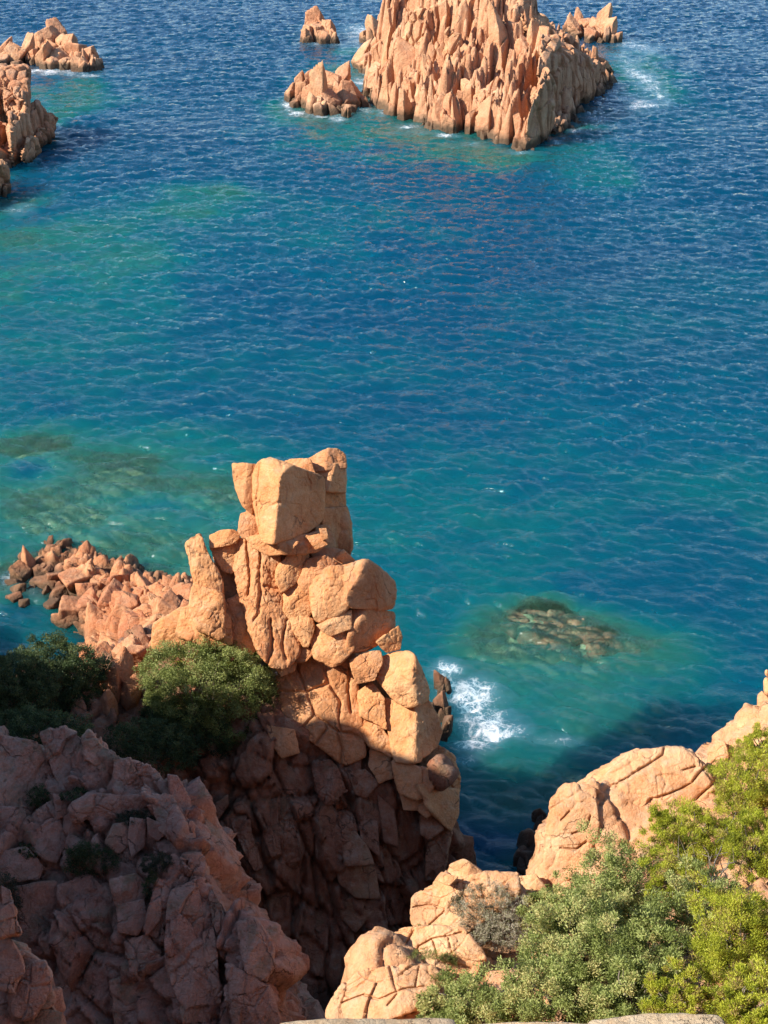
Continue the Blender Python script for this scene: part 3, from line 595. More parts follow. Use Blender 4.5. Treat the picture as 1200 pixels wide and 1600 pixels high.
# ------------------------------------------------------------------ boulders heaped along the low spit
spit = empty('boulder_spit', sea(170, 945), 'long heap of small broken orange rocks running out into the water left of the stack', 'rocky reef')
PX = [((22,128),(885,925)),((60,150),(890,950)),((110,240),(900,985)),((150,300),(930,1010)),((130,230),(985,1075)),((200,330),(930,1000))]
r = np.random.default_rng(12)
lst = [(45,886,22,32),(34,897,26,30),(60,893,20,30),(76,894,18,26),(88,905,26,30),(100,893,24,28),(118,905,40,36),(135,893,22,34),(133,893,18,32),(150,905,24,26),(165,912,26,30),(182,908,24,34),(192,910,20,24),(75,912,34,24),(95,925,34,24),
 (140,925,30,36),(115,955,46,40),(100,968,36,30),(140,945,36,44),(155,975,40,44),(175,935,44,40),(200,945,46,44),(215,930,30,28),(232,938,30,26),(250,945,34,34),(268,950,30,36),(285,940,22,40),(190,975,44,36),(215,975,44,36),(240,975,36,32),(265,985,34,44),(150,1005,24,36),(160,1025,30,34),(145,1045,22,36),(180,1005,36,30),(205,1020,36,60),(190,1055,44,70),(225,1020,36,60),(175,1070,30,44),(250,1005,36,40),(205,1080,30,50),(280,985,30,50),(300,965,30,60),(168,1100,24,40)]
for i in range(52):
    a, b = PX[i % 6]; lst.append((r.uniform(*a), r.uniform(*b), r.uniform(12, 24), r.uniform(12, 26)))
for i, (px, py, wpx, hpx) in enumerate(lst):
    d = raycast(lambda x, y: np.maximum(HEAD(x, y), -.2), px, py+hpx*.3, 40, 95)
    if d is None: continue
    k = mpp(d, py); c = W(px, py+hpx*.1, d); wd = wpx*k*.98; ht = hpx*k*1.0
    c[2] += 0; V, F = rand_block(c, (wd, wd*r.uniform(.8, 1.3), ht), 300+i, yaw=r.uniform(0, 3), tilt=(r.normal()*.25, r.normal()*.3), sub=4 if wpx < 24 else 5, np_=6, p=24, namp=.06)
    obj('boulder', V, F, M_REEF, spit)
rk = empty('rock', sea(30, 942), 'small lone pair of orange rocks in the water beside the spit', 'rock')
for px, py, wpx, hpx in [(24,936,22,22),(38,943,18,16),(14,935,12,10)]:
    c = sea(px, py); k = mpp(c[1], py); V, F = rand_block(c, (wpx*k, wpx*k, hpx*k), int(px*7), yaw=px, sub=4, p=22); obj('boulder', V, F, M_REEF, rk)

# ------------------------------------------------------------------ offshore islands
def columns(env, x0, x1, y0, y1, step, cs, jag, seed, lean=(0, 0)):
    """a crag of upright joint-bounded columns under the envelope surface env"""
    xs = np.arange(x0, x1, step); ys = np.arange(y0, y1, step); X, Y = np.meshgrid(xs, ys)
    P = np.stack([X.ravel(), Y.ravel(), 0*X.ravel()], 1)
    Pw = P+vec_fbm(P/3.0, 3, seed)*np.array([.8, .8, 0])
    z = env(P[:, 0], P[:, 1]); Z = np.zeros(len(P)); tot = 0
    big = fbm(P/np.array([5.0, 7.0, 5]), 2, seed+9)
    Pw = Pw@rot(0, 0, -.62)                        # the joints all run the same way
    for (sx, sy), a, s in zip(cs, jag, (1, 2, 3)):
        Q = Pw/np.array([sx, sy, 1]); F1, b, rnd, c = voronoi(Q*np.array([1, 1, 0])+np.array([0, 0, .5]), seed+s, .62)
        loc = (Q-c)[:, :2]*np.array([sx, sy]); m = min(sx, sy)
        Z += a*(rnd[:, 0]-.35)*1.5-a*.3*(np.abs(loc[:, 0])/sx+np.abs(loc[:, 1])/sy)-a*1.25*(1-np.clip(b/.15, 0, 1))**1.5+a*1.5*((rnd[:, 1]-.5)*loc[:, 0]/sx+(rnd[:, 2]-.35)*loc[:, 1]/sy)
    inside = sstep(-1.2, 1.4, z)
    z2 = z+Z*(.25+.75*inside)+big*1.4*inside
    z2 = np.where(z < -1.6, z, z2)
    V = np.stack([X.ravel(), Y.ravel(), z2], 1)
    V[:, 2] += fbm(V/np.array([.6, .6, 1.4]), 3, seed+20)*.22
    V[:, 0] += lean[0]*np.maximum(0, V[:, 2]); V[:, 1] += lean[1]*np.maximum(0, V[:, 2])
    return V, grid_faces(len(xs), len(ys))
IW = wp([(585,105,238),(578,140,226),(592,168,211.5),(640,184,204.5),(700,206,196),(760,216,192.5),(838,236,185.5),(862,216,192),(892,206,196),(925,182,205.5),(948,150,219),(958,118,236)])
IW = [(a, b, -.6) for a, b, c in IW]
ISLE = RBF(IW+wp([(600,12,226),(640,-12,224),(700,-18,219),(755,-10,216),(800,6,212),(828,30,210.5),(850,62,216),(880,95,226),(925,108,238),
  (606,120,217),(640,100,213),(640,150,207),(700,110,207),(700,160,200.5),(770,110,203),(770,170,195.5),(822,105,201),(830,180,190.5),(620,60,220),(880,170,214),(850,170,200)])
  + [(0,248,2),(8,250,3.5),(16,250,4.5),(24,248,3.5),(-6,240,-4),(0,265,-5),(14,268,-5),(28,262,-5),(42,245,-6),(38,218,-5),(32,200,-5),(24,180,-6),(10,178,-6),(-4,195,-6),(-6,215,-5)], .05)
isle = empty('rock_island', sea(730, 215), 'large jagged pinkish orange rock island with vertical fissures, surrounded by open water', 'rock island')
v, f = columns(ISLE, -9, 44, 176, 270, .2, [(3.2, 4.4), (1.3, 2.0), (.5, .9)], [3.2, 1.9, .5], 131)
obj('crag', v, f, M_ISLE, isle)
r = np.random.default_rng(33); cnt = 0
for i in range(600):
    px, py = r.uniform(585, 852), r.uniform(-15, 225)
    d = raycast(ISLE, px, py, 180, 245)
    if d is None: continue
    c = W(px, py, d)
    if c[2] < .2: continue
    big = r.uniform() < .4; wide = r.uniform() < .22
    k = r.uniform(1.4, 2.6) if big else r.uniform(.9, 1.5); hh = r.uniform(4, 8) if big else r.uniform(2.5, 5)
    V, F = rand_block(c+np.array([-.1, -.15, -hh*.22]), (k*(1.5 if wide else .8), k*r.uniform(.8, 1.7), hh), 700+i, yaw=-.62+r.normal()*.2, tilt=(r.normal()*.1-.1, r.normal()*.1-.06), np_=3, p=40, sub=5, taper=r.uniform(-.03, .05), namp=.06, jig=.08)
    obj('pinnacle', V, F, M_ISLE, isle); cnt += 1
    if cnt >= 98: break
rf = dict(facets=[(2.6, .0), (2.0, -.4), (1.0, 1.0)], p=24, z=(0, 0, 1), sub=7, namp=.05)
for nm, poly, D, kw in [('slab', [(832,236),(840,150),(852,110),(868,130),(866,200),(856,222)], 188.5, dict(thick=7)), ('slab', [(850,60),(872,55),(884,110),(880,190),(860,215),(852,150)], 199, dict(thick=8)),
   ('slab', [(868,70),(896,72),(912,130),(905,185),(884,205),(872,150)], 206, dict(thick=8)), ('slab', [(890,78),(918,92),(934,135),(926,172),(905,190),(898,130)], 212, dict(thick=8)), ('slab', [(905,85),(935,98),(956,130),(948,158),(925,172)], 222, dict(thick=8)),
   ('slab', [(928,90),(952,100),(962,118),(952,128),(935,120)], 234, dict(thick=6)), ('slab', [(822,20),(848,28),(872,62),(868,110),(846,110),(830,70)], 209, dict(thick=8)), ('slab', [(870,186),(892,190),(890,210),(872,214)], 197, dict(thick=4)), ('slab', [(858,46),(900,62),(916,90),(880,96)], 218, dict(thick=8)),
   ('slab', [(700,40),(735,60),(740,150),(712,190),(690,140)], 205, dict(thick=3, facets=[(-.3,.2),(1.2,0)])), ('slab', [(750,150),(775,120),(800,150),(805,205),(770,214)], 195.2, dict(thick=3, facets=[(-.3,.2),(1.2,0)])), ('slab', [(640,20),(690,10),(705,60),(680,100),(645,90)], 214, dict(thick=4, facets=[(-.3,.25),(.9,0)]))]:
    kk = dict(rf); kk.update(kw); xx = [a[0] for a in poly]; yy = [a[1] for a in poly]
    if 'facets' not in kw: kk['ridge'] = (min(xx)+.12*(max(xx)-min(xx)), min(yy)+.12*(max(yy)-min(yy)))
    kk['levels'] = [dict(size=(1.3, 1.5, 5.5), rot=(.12, .2, -.62), amp=.28, tilt=.12, round=.15, rd=.1, crack=.4, cw=.1, seed=311)]; blk(isle, nm, M_ISLE, poly, D, **kk)
def islet(name, label, cat, rocks, mat=M_ISLE, seed=0, group=None, z=None):
    """rocks: (px, py of the foot, width px, height px, distance shift)"""
    c0 = sea(np.mean([a[0] for a in rocks]), np.mean([a[1] for a in rocks]))
    o = empty(name, c0, label, cat, group); q = np.random.default_rng(seed)
    for i, (px, py, wpx, hpx) in enumerate(rocks):
        c = sea(px, py); k = mpp(c[1], py); wd = wpx*k; ht = hpx*k/.93*(.86 if hpx > 18 else 1)
        V, F = rand_block(c+np.array([0, wd*.4, ht*.5-.4]), (wd*.86, wd*q.uniform(.8, 1.2), ht+.9), seed*100+i, yaw=-.6+q.normal()*.25, tilt=(q.normal()*.08, q.normal()*.1), np_=6, p=30, sub=5, taper=.0, namp=.06)
        obj('boulder', V, F, mat, o)
        for j in range(3):                         # smaller broken pieces leaning on it
            f = q.uniform(.38, .62); g = c+np.array([q.uniform(-.6, .6)*wd, q.uniform(-.5, .1)*wd, 0]); h2 = ht*q.uniform(.3, .75)
            V, F = rand_block(g+np.array([0, 0, h2*.5-.4]), (wd*f, wd*f*q.uniform(.8, 1.4), h2+.9), seed*100+i*7+j+50, yaw=q.uniform(-.9, .9), tilt=(q.normal()*.14, q.normal()*.16), np_=5, p=24, sub=4, taper=.0, namp=.06)
            obj('boulder', V, F, mat, o)
    return o
islet('rock_islet', 'small pointed cluster of orange rocks alone in open water left of the big island', 'rock islet',
  [(482,66,22,26),(497,58,26,34),(497,66,30,26),(514,66,24,28),(508,58,22,24),(488,54,16,24)], seed=41)
islet('rock_islet', 'low wide heap of rounded rocks in foam just left of the big island foot', 'rock islet',
  [(458,158,24,24),(472,165,26,30),(486,170,26,36),(500,174,26,42),(500,155,30,44),(488,150,22,40),(520,158,34,44),(535,150,26,38),(518,176,30,24),(540,172,34,26),(556,166,30,18),(541,182,14,14),(470,150,16,26),(548,158,26,20)], seed=42)
islet('rock_islet', 'low rocky tail of brown pinnacles off the right end of the big island', 'rock islet',
  [(892,50,22,20),(904,52,20,24),(916,54,22,24),(930,58,24,26),(944,62,26,38),(955,66,20,34),(925,66,22,18),(900,58,24,18)], seed=43)
islet('rock_islet', 'pale knobbly rocks touching the left side of the big island', 'rock islet',
  [(562,108,24,22),(575,112,26,30),(588,116,24,26),(570,66,14,14),(588,70,26,34),(600,60,26,50),(580,96,16,18)], seed=44)
islet('rock_islet', 'group of upright orange rocks awash in foam at the upper left', 'rock islet',
  [(72,88,36,44),(92,86,30,40),(70,105,34,30),(90,106,34,24),(82,76,22,32),(120,100,26,30),(122,112,20,18),(142,106,22,34),(110,90,22,34),(150,110,16,16),(133,112,16,14),(108,108,18,14)], seed=45)
islet('rock_islet', 'line of low rounded orange rocks between the foam rocks and the big shaded crag', 'rock islet',
  [(22,102,32,28),(42,98,20,30),(52,100,16,18),(4,96,26,24),(30,92,14,14)], seed=46)
li = empty('shaded_crag', sea(20, 260), 'big crag at the left edge with sunlit pale top and dark shaded face', 'rock island')
dk = dict(facets=[(2.6, .0), (2.0, -.35), (.6, 1.0)], p=24, z=(0, 0, 1), sub=6, namp=.05)
for nm, poly, D, kw in [('core', [(-90,112),(36,112),(44,165),(60,200),(44,250),(8,300),(-90,330)], 186, dict(thick=12, namp=.09)),
   ('slab', [(-60,102),(30,104),(42,112),(44,146),(-60,146)], 187, dict(thick=8, facets=[(-.25,.1),(.0,1.0)], p=34)), ('slab', [(-40,142),(14,142),(20,205),(-40,210)], 184, dict(thick=7)),
   ('boulder', [(8,143),(28,141),(30,165),(12,172)], 184, dict(thick=4, facets=[(-.3,.4),(.5,0)])), ('boulder', [(28,148),(44,146),(46,182),(28,178)], 184, dict(thick=4)),
   ('boulder', [(16,163),(36,163),(40,186),(22,190)], 183, dict(thick=4, facets=[(-.2,.6),(.6,-.1)])), ('pillar', [(14,180),(46,180),(52,215),(46,250),(20,255)], 178, dict(thick=6)),
   ('pillar', [(-20,190),(18,195),(24,258),(-20,262)], 178, dict(thick=6)), ('boulder', [(44,186),(58,160),(72,168),(80,200),(66,222),(48,222)], 187, dict(thick=5)), ('boulder', [(66,176),(84,176),(93,184),(86,200),(72,208)], 192, dict(thick=4)),
   ('boulder', [(62,200),(84,200),(88,214),(70,226),(58,220)], 187, dict(thick=4)), ('pillar', [(40,215),(66,218),(62,236),(48,250),(34,246)], 178, dict(thick=4)), ('slab', [(-30,250),(12,256),(14,290),(4,312),(-30,318)], 161, dict(thick=6)),
   ('boulder', [(2,228),(20,222),(24,246),(6,252)], 179, dict(thick=3, facets=[(-.4,.5),(.5,-.1)])), ('boulder', [(-10,200),(6,196),(8,222),(-8,226)], 181, dict(thick=3, facets=[(-.6,.3),(.5,0)]))]:
    kk = dict(dk); kk.update(kw); xx = [a[0] for a in poly]; yy = [a[1] for a in poly]
    if 'facets' not in kw: kk['ridge'] = (min(xx)+.12*(max(xx)-min(xx)), min(yy)+.12*(max(yy)-min(yy)))
    kk['levels'] = [dict(size=(1.4, 1.4, 4.6), rot=(.1, .25, -.62), amp=.25, tilt=.12, round=.15, rd=.1, crack=.35, cw=.1, seed=301)]; blk(li, nm, M_ISLE, poly, D, **kk)
islet('rock_islet', 'small reddish rocks low in the shade below the big left crag', 'rock islet',
  [(4,262,24,26),(2,290,18,30),(8,305,16,16),(30,246,18,12)], seed=47)

# the reef that just breaks the surface
reef = empty('sunken_reef', sea(890, 985), 'brown weed covered reef barely under the surface right of the stack', 'reef')
r = np.random.default_rng(91)
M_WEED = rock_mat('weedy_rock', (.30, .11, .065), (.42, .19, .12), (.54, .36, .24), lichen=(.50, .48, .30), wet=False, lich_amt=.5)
for i in range(98):
    a = r.uniform(0, 2*math.pi); q = math.sqrt(r.uniform(0, 1)); px = 895+q*math.cos(a)*98+18*q*math.sin(a); py = 980+q*math.sin(a)*30+.18*(px-895)
    c = sea(px, py); s = r.uniform(.4, 1.3); c[2] = -.70+r.uniform(-.2, .18)*(1.2-q)-.1*s
    V, F = rand_block(c, (s*1.2, s*1.2, s*.7), 900+i, yaw=r.uniform(0, 3), np_=9, p=9, sub=4, namp=.09); obj('boulder', V, F, M_WEED, reef)
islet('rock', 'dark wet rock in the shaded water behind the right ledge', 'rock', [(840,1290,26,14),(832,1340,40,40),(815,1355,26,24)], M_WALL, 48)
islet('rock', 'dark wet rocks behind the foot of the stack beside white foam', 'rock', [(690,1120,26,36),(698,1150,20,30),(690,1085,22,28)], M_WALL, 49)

# ------------------------------------------------------------------ shaded cliff: big blocks standing out of the broken face
cl = empty('cliff_blocks', W(200, 1400, 31), 'large shaded slabs and boulders bedded in the lower left cliff', 'rock outcrop')
z5 = (0, 1100, 2.4)
def cb(name, poly, off=-.25, **k):
    q = np.array(poly, float)/2.4+np.array([0, 1100]); c = q.mean(0); d = raycast(CLIFF, c[0], c[1], 18, 45) or 30.0
    return blk(cl, name, M_CLIFF, poly, d+off, z=z5, **k)
cb('slab', [(0,130),(130,140),(200,260),(180,320),(100,390),(0,380)], thick=1.3, sub=6, facets=[(-.2,.35),(.25,.1)], namp=.04)
cb('slab', [(152,110),(235,90),(300,120),(330,200),(300,290),(255,345),(215,310),(205,230)], -.3, thick=1.1, sub=6, facets=[(-.3,.3),(.3,.2)], p=18, namp=.05)
cb('slab', [(315,130),(335,100),(420,200),(430,260),(330,250)], -.2, thick=1.0, sub=6, p=18)
cb('slab', [(430,200),(560,240),(620,330),(540,390),(440,330)], -.1, thick=1.0, sub=6, p=16, namp=.06)
cb('slab', [(270,380),(330,340),(520,340),(560,370),(420,430),(280,445)], -.3, thick=1.0, sub=6, p=14, facets=[(-.1,.5),(.1,-.3)])
cb('boulder', [(630,270),(660,275),(716,370),(730,465),(690,440),(640,340)], -.2, thick=.9, facets=[(.5,.2),(.2,.1)], p=18)
cb('slab', [(560,340),(640,340),(750,510),(700,560),(600,480)], -.15, thick=1.0, sub=6, p=18, facets=[(-.1,.4),(.5,0)])
cb('boulder', [(0,390),(90,400),(110,480),(60,530),(0,510)], thick=1.2)
cb('boulder', [(105,500),(220,440),(262,500),(215,590),(120,540)], -.3, thick=1.1, facets=[(-.5,.2),(.5,.1)], ridge=(180,520), p=18)
cb('boulder', [(90,470),(120,445),(160,460),(130,495)], -.3, thick=.4)
cb('boulder', [(135,400),(200,360),(205,420),(150,435)], -.25, thick=.5)
cb('boulder', [(200,340),(250,350),(255,420),(215,430)], -.25, thick=.5)
cb('boulder', [(430,450),(480,440),(490,520),(440,560),(400,520)], -.25, thick=.8)
cb('boulder', [(490,430),(545,440),(540,530),(500,560),(484,500)], -.3, thick=.8, facets=[(-.3,.2),(.5,0)])
cb('boulder', [(555,430),(640,470),(590,510),(560,490)], -.2, thick=.6)
cb('boulder', [(0,560),(90,540),(150,610),(130,660),(20,670)], -.3, thick=1.3)
cb('boulder', [(50,700),(200,680),(240,790),(180,860),(70,800)], -.2, thick=1.3, facets=[(-.2,-.2),(.2,-.3)])
cb('slab', [(220,690),(340,650),(420,720),(450,820),(330,900),(240,800)], -.1, thick=1.2, sub=6, facets=[(-.1,.2),(.1,-.3)])
cb('slab', [(190,1010),(400,1000),(440,1190),(230,1200)], -.1, thick=1.2, sub=6, p=18)
cb('slab', [(420,1040),(620,1000),(640,1200),(440,1200)], -.2, thick=1.2, sub=6, p=18)
cb('boulder', [(410,660),(510,640),(555,680),(550,730),(470,780),(430,750)], -.55, thick=1.0, facets=[(-.3,.4),(.6,.1),(-.3,-.4)], ridge=(490,700), p=18)
cb('boulder', [(440,760),(540,740),(550,800),(510,860),(450,850)], -.5, thick=.9)
cb('pillar', [(470,880),(560,860),(605,920),(590,990),(530,1035),(490,980)], -.45, thick=1.0, sub=6, p=12)
cb('pillar', [(590,650),(640,660),(635,800),(590,880),(545,860),(570,740)], -.35, thick=.8, sub=6)
cb('pillar', [(640,700),(740,660),(760,790),(750,900),(640,940),(625,850)], -.3, thick=1.0, sub=6, facets=[(-.3,.3),(.4,0)])
cb('pillar', [(630,930),(760,890),(780,1010),(800,1200),(690,1200),(640,1040)], -.3, thick=1.1, sub=6, p=18, facets=[(-.3,.2),(.5,0)], ridge=(740,1000))
cb('pillar', [(770,680),(800,690),(870,860),(850,950),(800,830)], -.2, thick=.7, sub=6, p=18)
cb('pillar', [(760,860),(800,850),(830,1120),(800,1120)], -.25, thick=.7, sub=6, p=18)
cb('pillar', [(880,820),(960,800),(1010,870),(1030,930),(990,1040),(950,1030),(900,930)], -.35, thick=1.1, sub=6, facets=[(-.4,.35),(.5,.1)], ridge=(950,900), p=14)
cb('pillar', [(850,980),(940,1020),(1010,1060),(1060,1200),(880,1200)], -.25, thick=1.0, sub=6, p=18)
bl = empty('boulder', W(40, 1560, 23), 'cracked rusty boulder in the bottom left corner', 'boulder')
for poly in ([(0,880),(60,900),(106,1010),(60,1080),(0,1060)], [(40,1085),(104,985),(160,980),(185,1080),(120,1160),(60,1160)], [(0,1075),(40,1090),(75,1200),(-20,1200)], [(70,1165),(185,1085),(225,1160),(230,1215),(90,1215)], [(0,700),(40,720),(75,860),(0,870)]):
    blk(bl, 'slab', M_CLIFF, poly, 22.6, z=z5, thick=1.4, sub=6, p=18)
base = blk(bl, 'core', M_CLIFF, [(-60,880),(60,900),(160,980),(225,1160),(240,1300),(-60,1300)], 23.1, z=z5, thick=2.5, sub=6)

# ------------------------------------------------------------------ sunlit ledge on the right
z7 = (700, 1040, 2.4)
def lb(par, name, poly, off, z=z7, mat=None, **k):
    q = np.array(poly, float)/z[2]+np.array(z[:2]); c = q.mean(0); d = k.pop('D', None) or raycast(LEDGE, c[0], c[1], 12, 40) or 27.0
    return blk(par, name, mat or M_LEDGE, poly, d+off, z=z, **k)
bb = empty('boulder', W(980, 1300, 27), 'huge smooth cracked orange boulder beside the green bushes on the right', 'boulder')
kw = dict(sub=6, p=26, namp=.03, nsc=.8, chip=.5)
kw['grow'] = 1.0
lb(bb, 'core', [(372,740),(420,470),(520,465),(680,330),(850,318),(955,380),(1010,450),(1010,600),(700,780),(420,820)], .7, thick=2.6, p=16, sub=6, namp=.03)
kw['sub'] = 7
lb(bb, 'slab', [(356,745),(364,600),(414,558),(420,480),(450,454),(516,454),(545,472),(552,650),(500,770),(400,822)], -.12, thick=2.0, facets=[(-.3,.1),(.15,.1),(0,-.2)], ridge=(470,600), cuts=[[(465,630),(520,612),(536,565)], [(425,578),(456,548)], [(420,684),(480,690),(520,660)]], cw=1.4, cd=.11, **kw)
lb(bb, 'slab', [(540,470),(600,402),(640,354),(684,316),(770,308),(860,308),(942,345),(962,382),(1004,424),(1008,530),(850,665),(700,730),(600,765),(552,680)], -.16, thick=2.6, facets=[(-.28,.0),(.05,.4),(.22,.1),(.0,-.15)], ridge=(690,470), cw=1.5, cd=.15,
   cuts=[[(530,470),(560,468),(640,440),(720,392),(806,334),(814,300)], [(556,700),(606,642),(690,580),(762,503),(850,470),(912,440),(966,382)], [(636,442),(626,500),(578,532)], [(830,566),(930,500),(1010,428)], [(640,700),(660,650)], [(760,503),(756,530)], [(880,390),(930,380)], [(700,720),(760,640),(800,630)]], **kw)
ob = empty('rock_outcrop', W(1150, 1160, 29.5), 'small knobbly orange outcrop rising behind the bush at the right edge', 'rock outcrop')
for poly, D in [([(974,392),(985,312),(1014,281),(1036,290),(1042,345),(1000,395)], 29), ([(1036,330),(1044,242),(1080,206),(1130,178),(1160,190),(1168,230),(1085,310)], 29.6), ([(1166,222),(1170,112),(1200,98),(1230,110),(1230,225)], 30.2), ([(1194,100),(1196,20),(1250,20),(1250,110)], 30.4), ([(955,400),(975,370),(1000,392),(990,416)], 28.6), ([(1040,300),(1160,220),(1230,220),(1230,420),(1040,420)], 29.8)]:
    lb(ob, 'boulder', poly, 0, D=D, p=10, sub=6)
lo = empty('rock_outcrop', W(680, 1480, 23.8), 'cracked orange rocks stepping down to the dark ravine at bottom centre', 'rock outcrop')
for poly, kw in [([(518,1158),(560,1062),(622,1010),(742,984),(900,974),(936,1036),(850,1136),(700,1200),(530,1180)], dict(thick=1.3, sub=7, p=24, grow=1.08, facets=[(-.35,.15),(.0,.45),(.2,.2),(0,-.1)], cw=1.3, cd=.08,
     cuts=[[(742,980),(756,1040),(772,1085),(735,1130)], [(560,1120),(640,1090),(700,1108),(790,1070),(880,1060)], [(850,985),(838,1062)]])),
   ([(738,966),(752,872),(802,834),(900,832),(1004,850),(1080,960),(1050,1022),(900,990)], dict(thick=1.1, sub=7, p=24, grow=1.08, facets=[(-.3,.2),(.1,.4),(0,-.15)], cw=1.3, cd=.09, cuts=[[(820,990),(850,905),(900,880),(1010,858)], [(752,890),(800,905),(830,850)], [(900,880),(925,965),(1050,990)], [(960,870),(975,930)]])),
   ([(822,826),(828,722),(880,690),(960,668),(1110,645),(1210,648),(1215,700),(1070,760),(1010,866),(900,866)], dict(thick=1.2, sub=7, p=22, grow=1.06, facets=[(-.35,.2),(.1,.45),(0,-.1)], cw=1.3, cd=.09, cuts=[[(890,830),(950,772),(1014,722),(1020,660)], [(830,760),(900,750),(950,772)], [(1060,660),(1100,720)], [(1014,722),(1100,730)]])),
   ([(958,642),(970,602),(1010,586),(1048,596),(1082,620),(1110,642),(1020,668)], dict(thick=.7, facets=[(-.5,.2),(.5,.1)])),
   ([(924,662),(950,640),(992,650),(962,678)], dict(thick=.35)), ([(1190,660),(1240,650),(1270,680),(1290,640),(1330,690),(1250,740)], dict(thick=.6))]:
    kw.setdefault('p', 26); kw.setdefault('namp', .05); kw.setdefault('chip', .6); lb(lo, 'boulder', poly, -.16, z=z6, **kw)
fg = empty('flat_rock', W(800, 1598, 8.5), 'pale sandy flat rock at the very bottom edge, close to the viewpoint', 'rock')
blk(fg, 'slab', M_PALE, [(440,1599),(500,1594),(700,1597),(705,1650),(430,1650)], 8.4, z=(0, 0, 1), thick=.5, facets=[(-.1,.9),(0,.1)])
blk(fg, 'slab', M_PALE, [(925,1596),(960,1591),(1040,1585),(1120,1593),(1150,1650),(900,1650)], 8.0, z=(0, 0, 1), thick=.5, facets=[(-.1,.9),(0,.1)])
blk(fg, 'slab', M_PALE, [(700,1602),(940,1601),(930,1660),(700,1660)], 8.2, z=(0, 0, 1), thick=.5)
# ------------------------------------------------------------------ shrubs
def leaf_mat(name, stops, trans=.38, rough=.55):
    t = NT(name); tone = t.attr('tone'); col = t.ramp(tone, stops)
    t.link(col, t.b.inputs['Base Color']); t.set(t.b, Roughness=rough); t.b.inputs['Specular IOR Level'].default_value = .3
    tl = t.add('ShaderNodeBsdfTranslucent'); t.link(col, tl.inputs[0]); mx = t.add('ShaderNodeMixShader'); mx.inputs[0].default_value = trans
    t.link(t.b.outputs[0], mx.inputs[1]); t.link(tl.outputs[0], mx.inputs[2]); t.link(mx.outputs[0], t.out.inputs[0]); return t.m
L_JUN = leaf_mat('juniper_leaf', [(0, (.05, .065, .018)), (.3, (.17, .21, .05)), (.6, (.32, .37, .105)), (.85, (.46, .50, .18)), (1, (.52, .46, .18))])
L_ERI = leaf_mat('heath_leaf', [(0, (.09, .11, .012)), (.35, (.29, .33, .028)), (.7, (.48, .51, .05)), (.9, (.60, .60, .08)), (1, (.36, .26, .10))], .3)
L_DRY = leaf_mat('dry_twig', [(0, (.16, .15, .08)), (.4, (.32, .28, .19)), (.7, (.50, .45, .35)), (.85, (.26, .29, .10)), (1, (.60, .54, .42))], .12)
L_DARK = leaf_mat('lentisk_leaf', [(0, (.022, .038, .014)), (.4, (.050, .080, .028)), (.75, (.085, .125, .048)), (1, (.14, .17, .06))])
L_OLI = leaf_mat('mastic_leaf', [(0, (.055, .07, .02)), (.4, (.16, .20, .05)), (.75, (.30, .34, .10)), (1, (.40, .42, .15))])
L_GREY = leaf_mat('dull_leaf', [(0, (.03, .035, .018)), (.5, (.075, .085, .045)), (1, (.13, .13, .075))])
t = NT('bark'); p = t.pos(); t.link(t.ramp(t.noise(p, 9, 4), [(.3, (.09, .07, .05)), (.7, (.26, .22, .17))]), t.b.inputs['Base Color']); t.set(t.b, Roughness=.9); M_BARK = t.m

def unit(a): return a/(np.linalg.norm(a, axis=-1, keepdims=True)+1e-9)
def leaf_mesh(P, d, ln, wd, r, face, curl=.25):
    """one pointed, slightly folded leaf blade (two triangles each side of the midrib) per row"""
    n = len(P); ln = ln*r.uniform(.6, 1.35, n)[:, None]; wd = wd*r.uniform(.7, 1.3, n)[:, None]
    s = unit(np.cross(d, face+r.normal(size=(n, 3))*.35)); nn = np.cross(d, s)
    v = np.stack([P, P+d*ln*.5+s*wd*.5+nn*ln*curl*.3, P+d*ln+nn*ln*curl*-.2, P+d*ln*.5-s*wd*.5+nn*ln*curl*.3], 1)
    i = np.arange(n)[:, None]*4
    return v.reshape(-1, 3), i+np.array([[0, 1, 2, 3]])
def tubes(paths, r0, r1, sides=5):
    Vs, Fs, o = [], [], 0
    for path, ra in paths:
        path = np.array(path); n = len(path); tg = unit(np.gradient(path, axis=0)); a = unit(np.cross(tg, np.array([.31, .87, .2]))); b = np.cross(tg, a)
        rad = np.linspace(r0*ra, r1*ra, n)[:, None]
        ring = [path+rad*(math.cos(2*math.pi*k/sides)*a+math.sin(2*math.pi*k/sides)*b) for k in range(sides)]
        v = np.stack(ring, 1).reshape(-1, 3); Vs.append(v)
        for i in range(n-1):
            for k in range(sides):
                Fs.append([o+i*sides+k, o+i*sides+(k+1) % sides, o+(i+1)*sides+(k+1) % sides, o+(i+1)*sides+k])
        o += len(v)
    return np.concatenate(Vs), np.array(Fs)
_bs = [0]
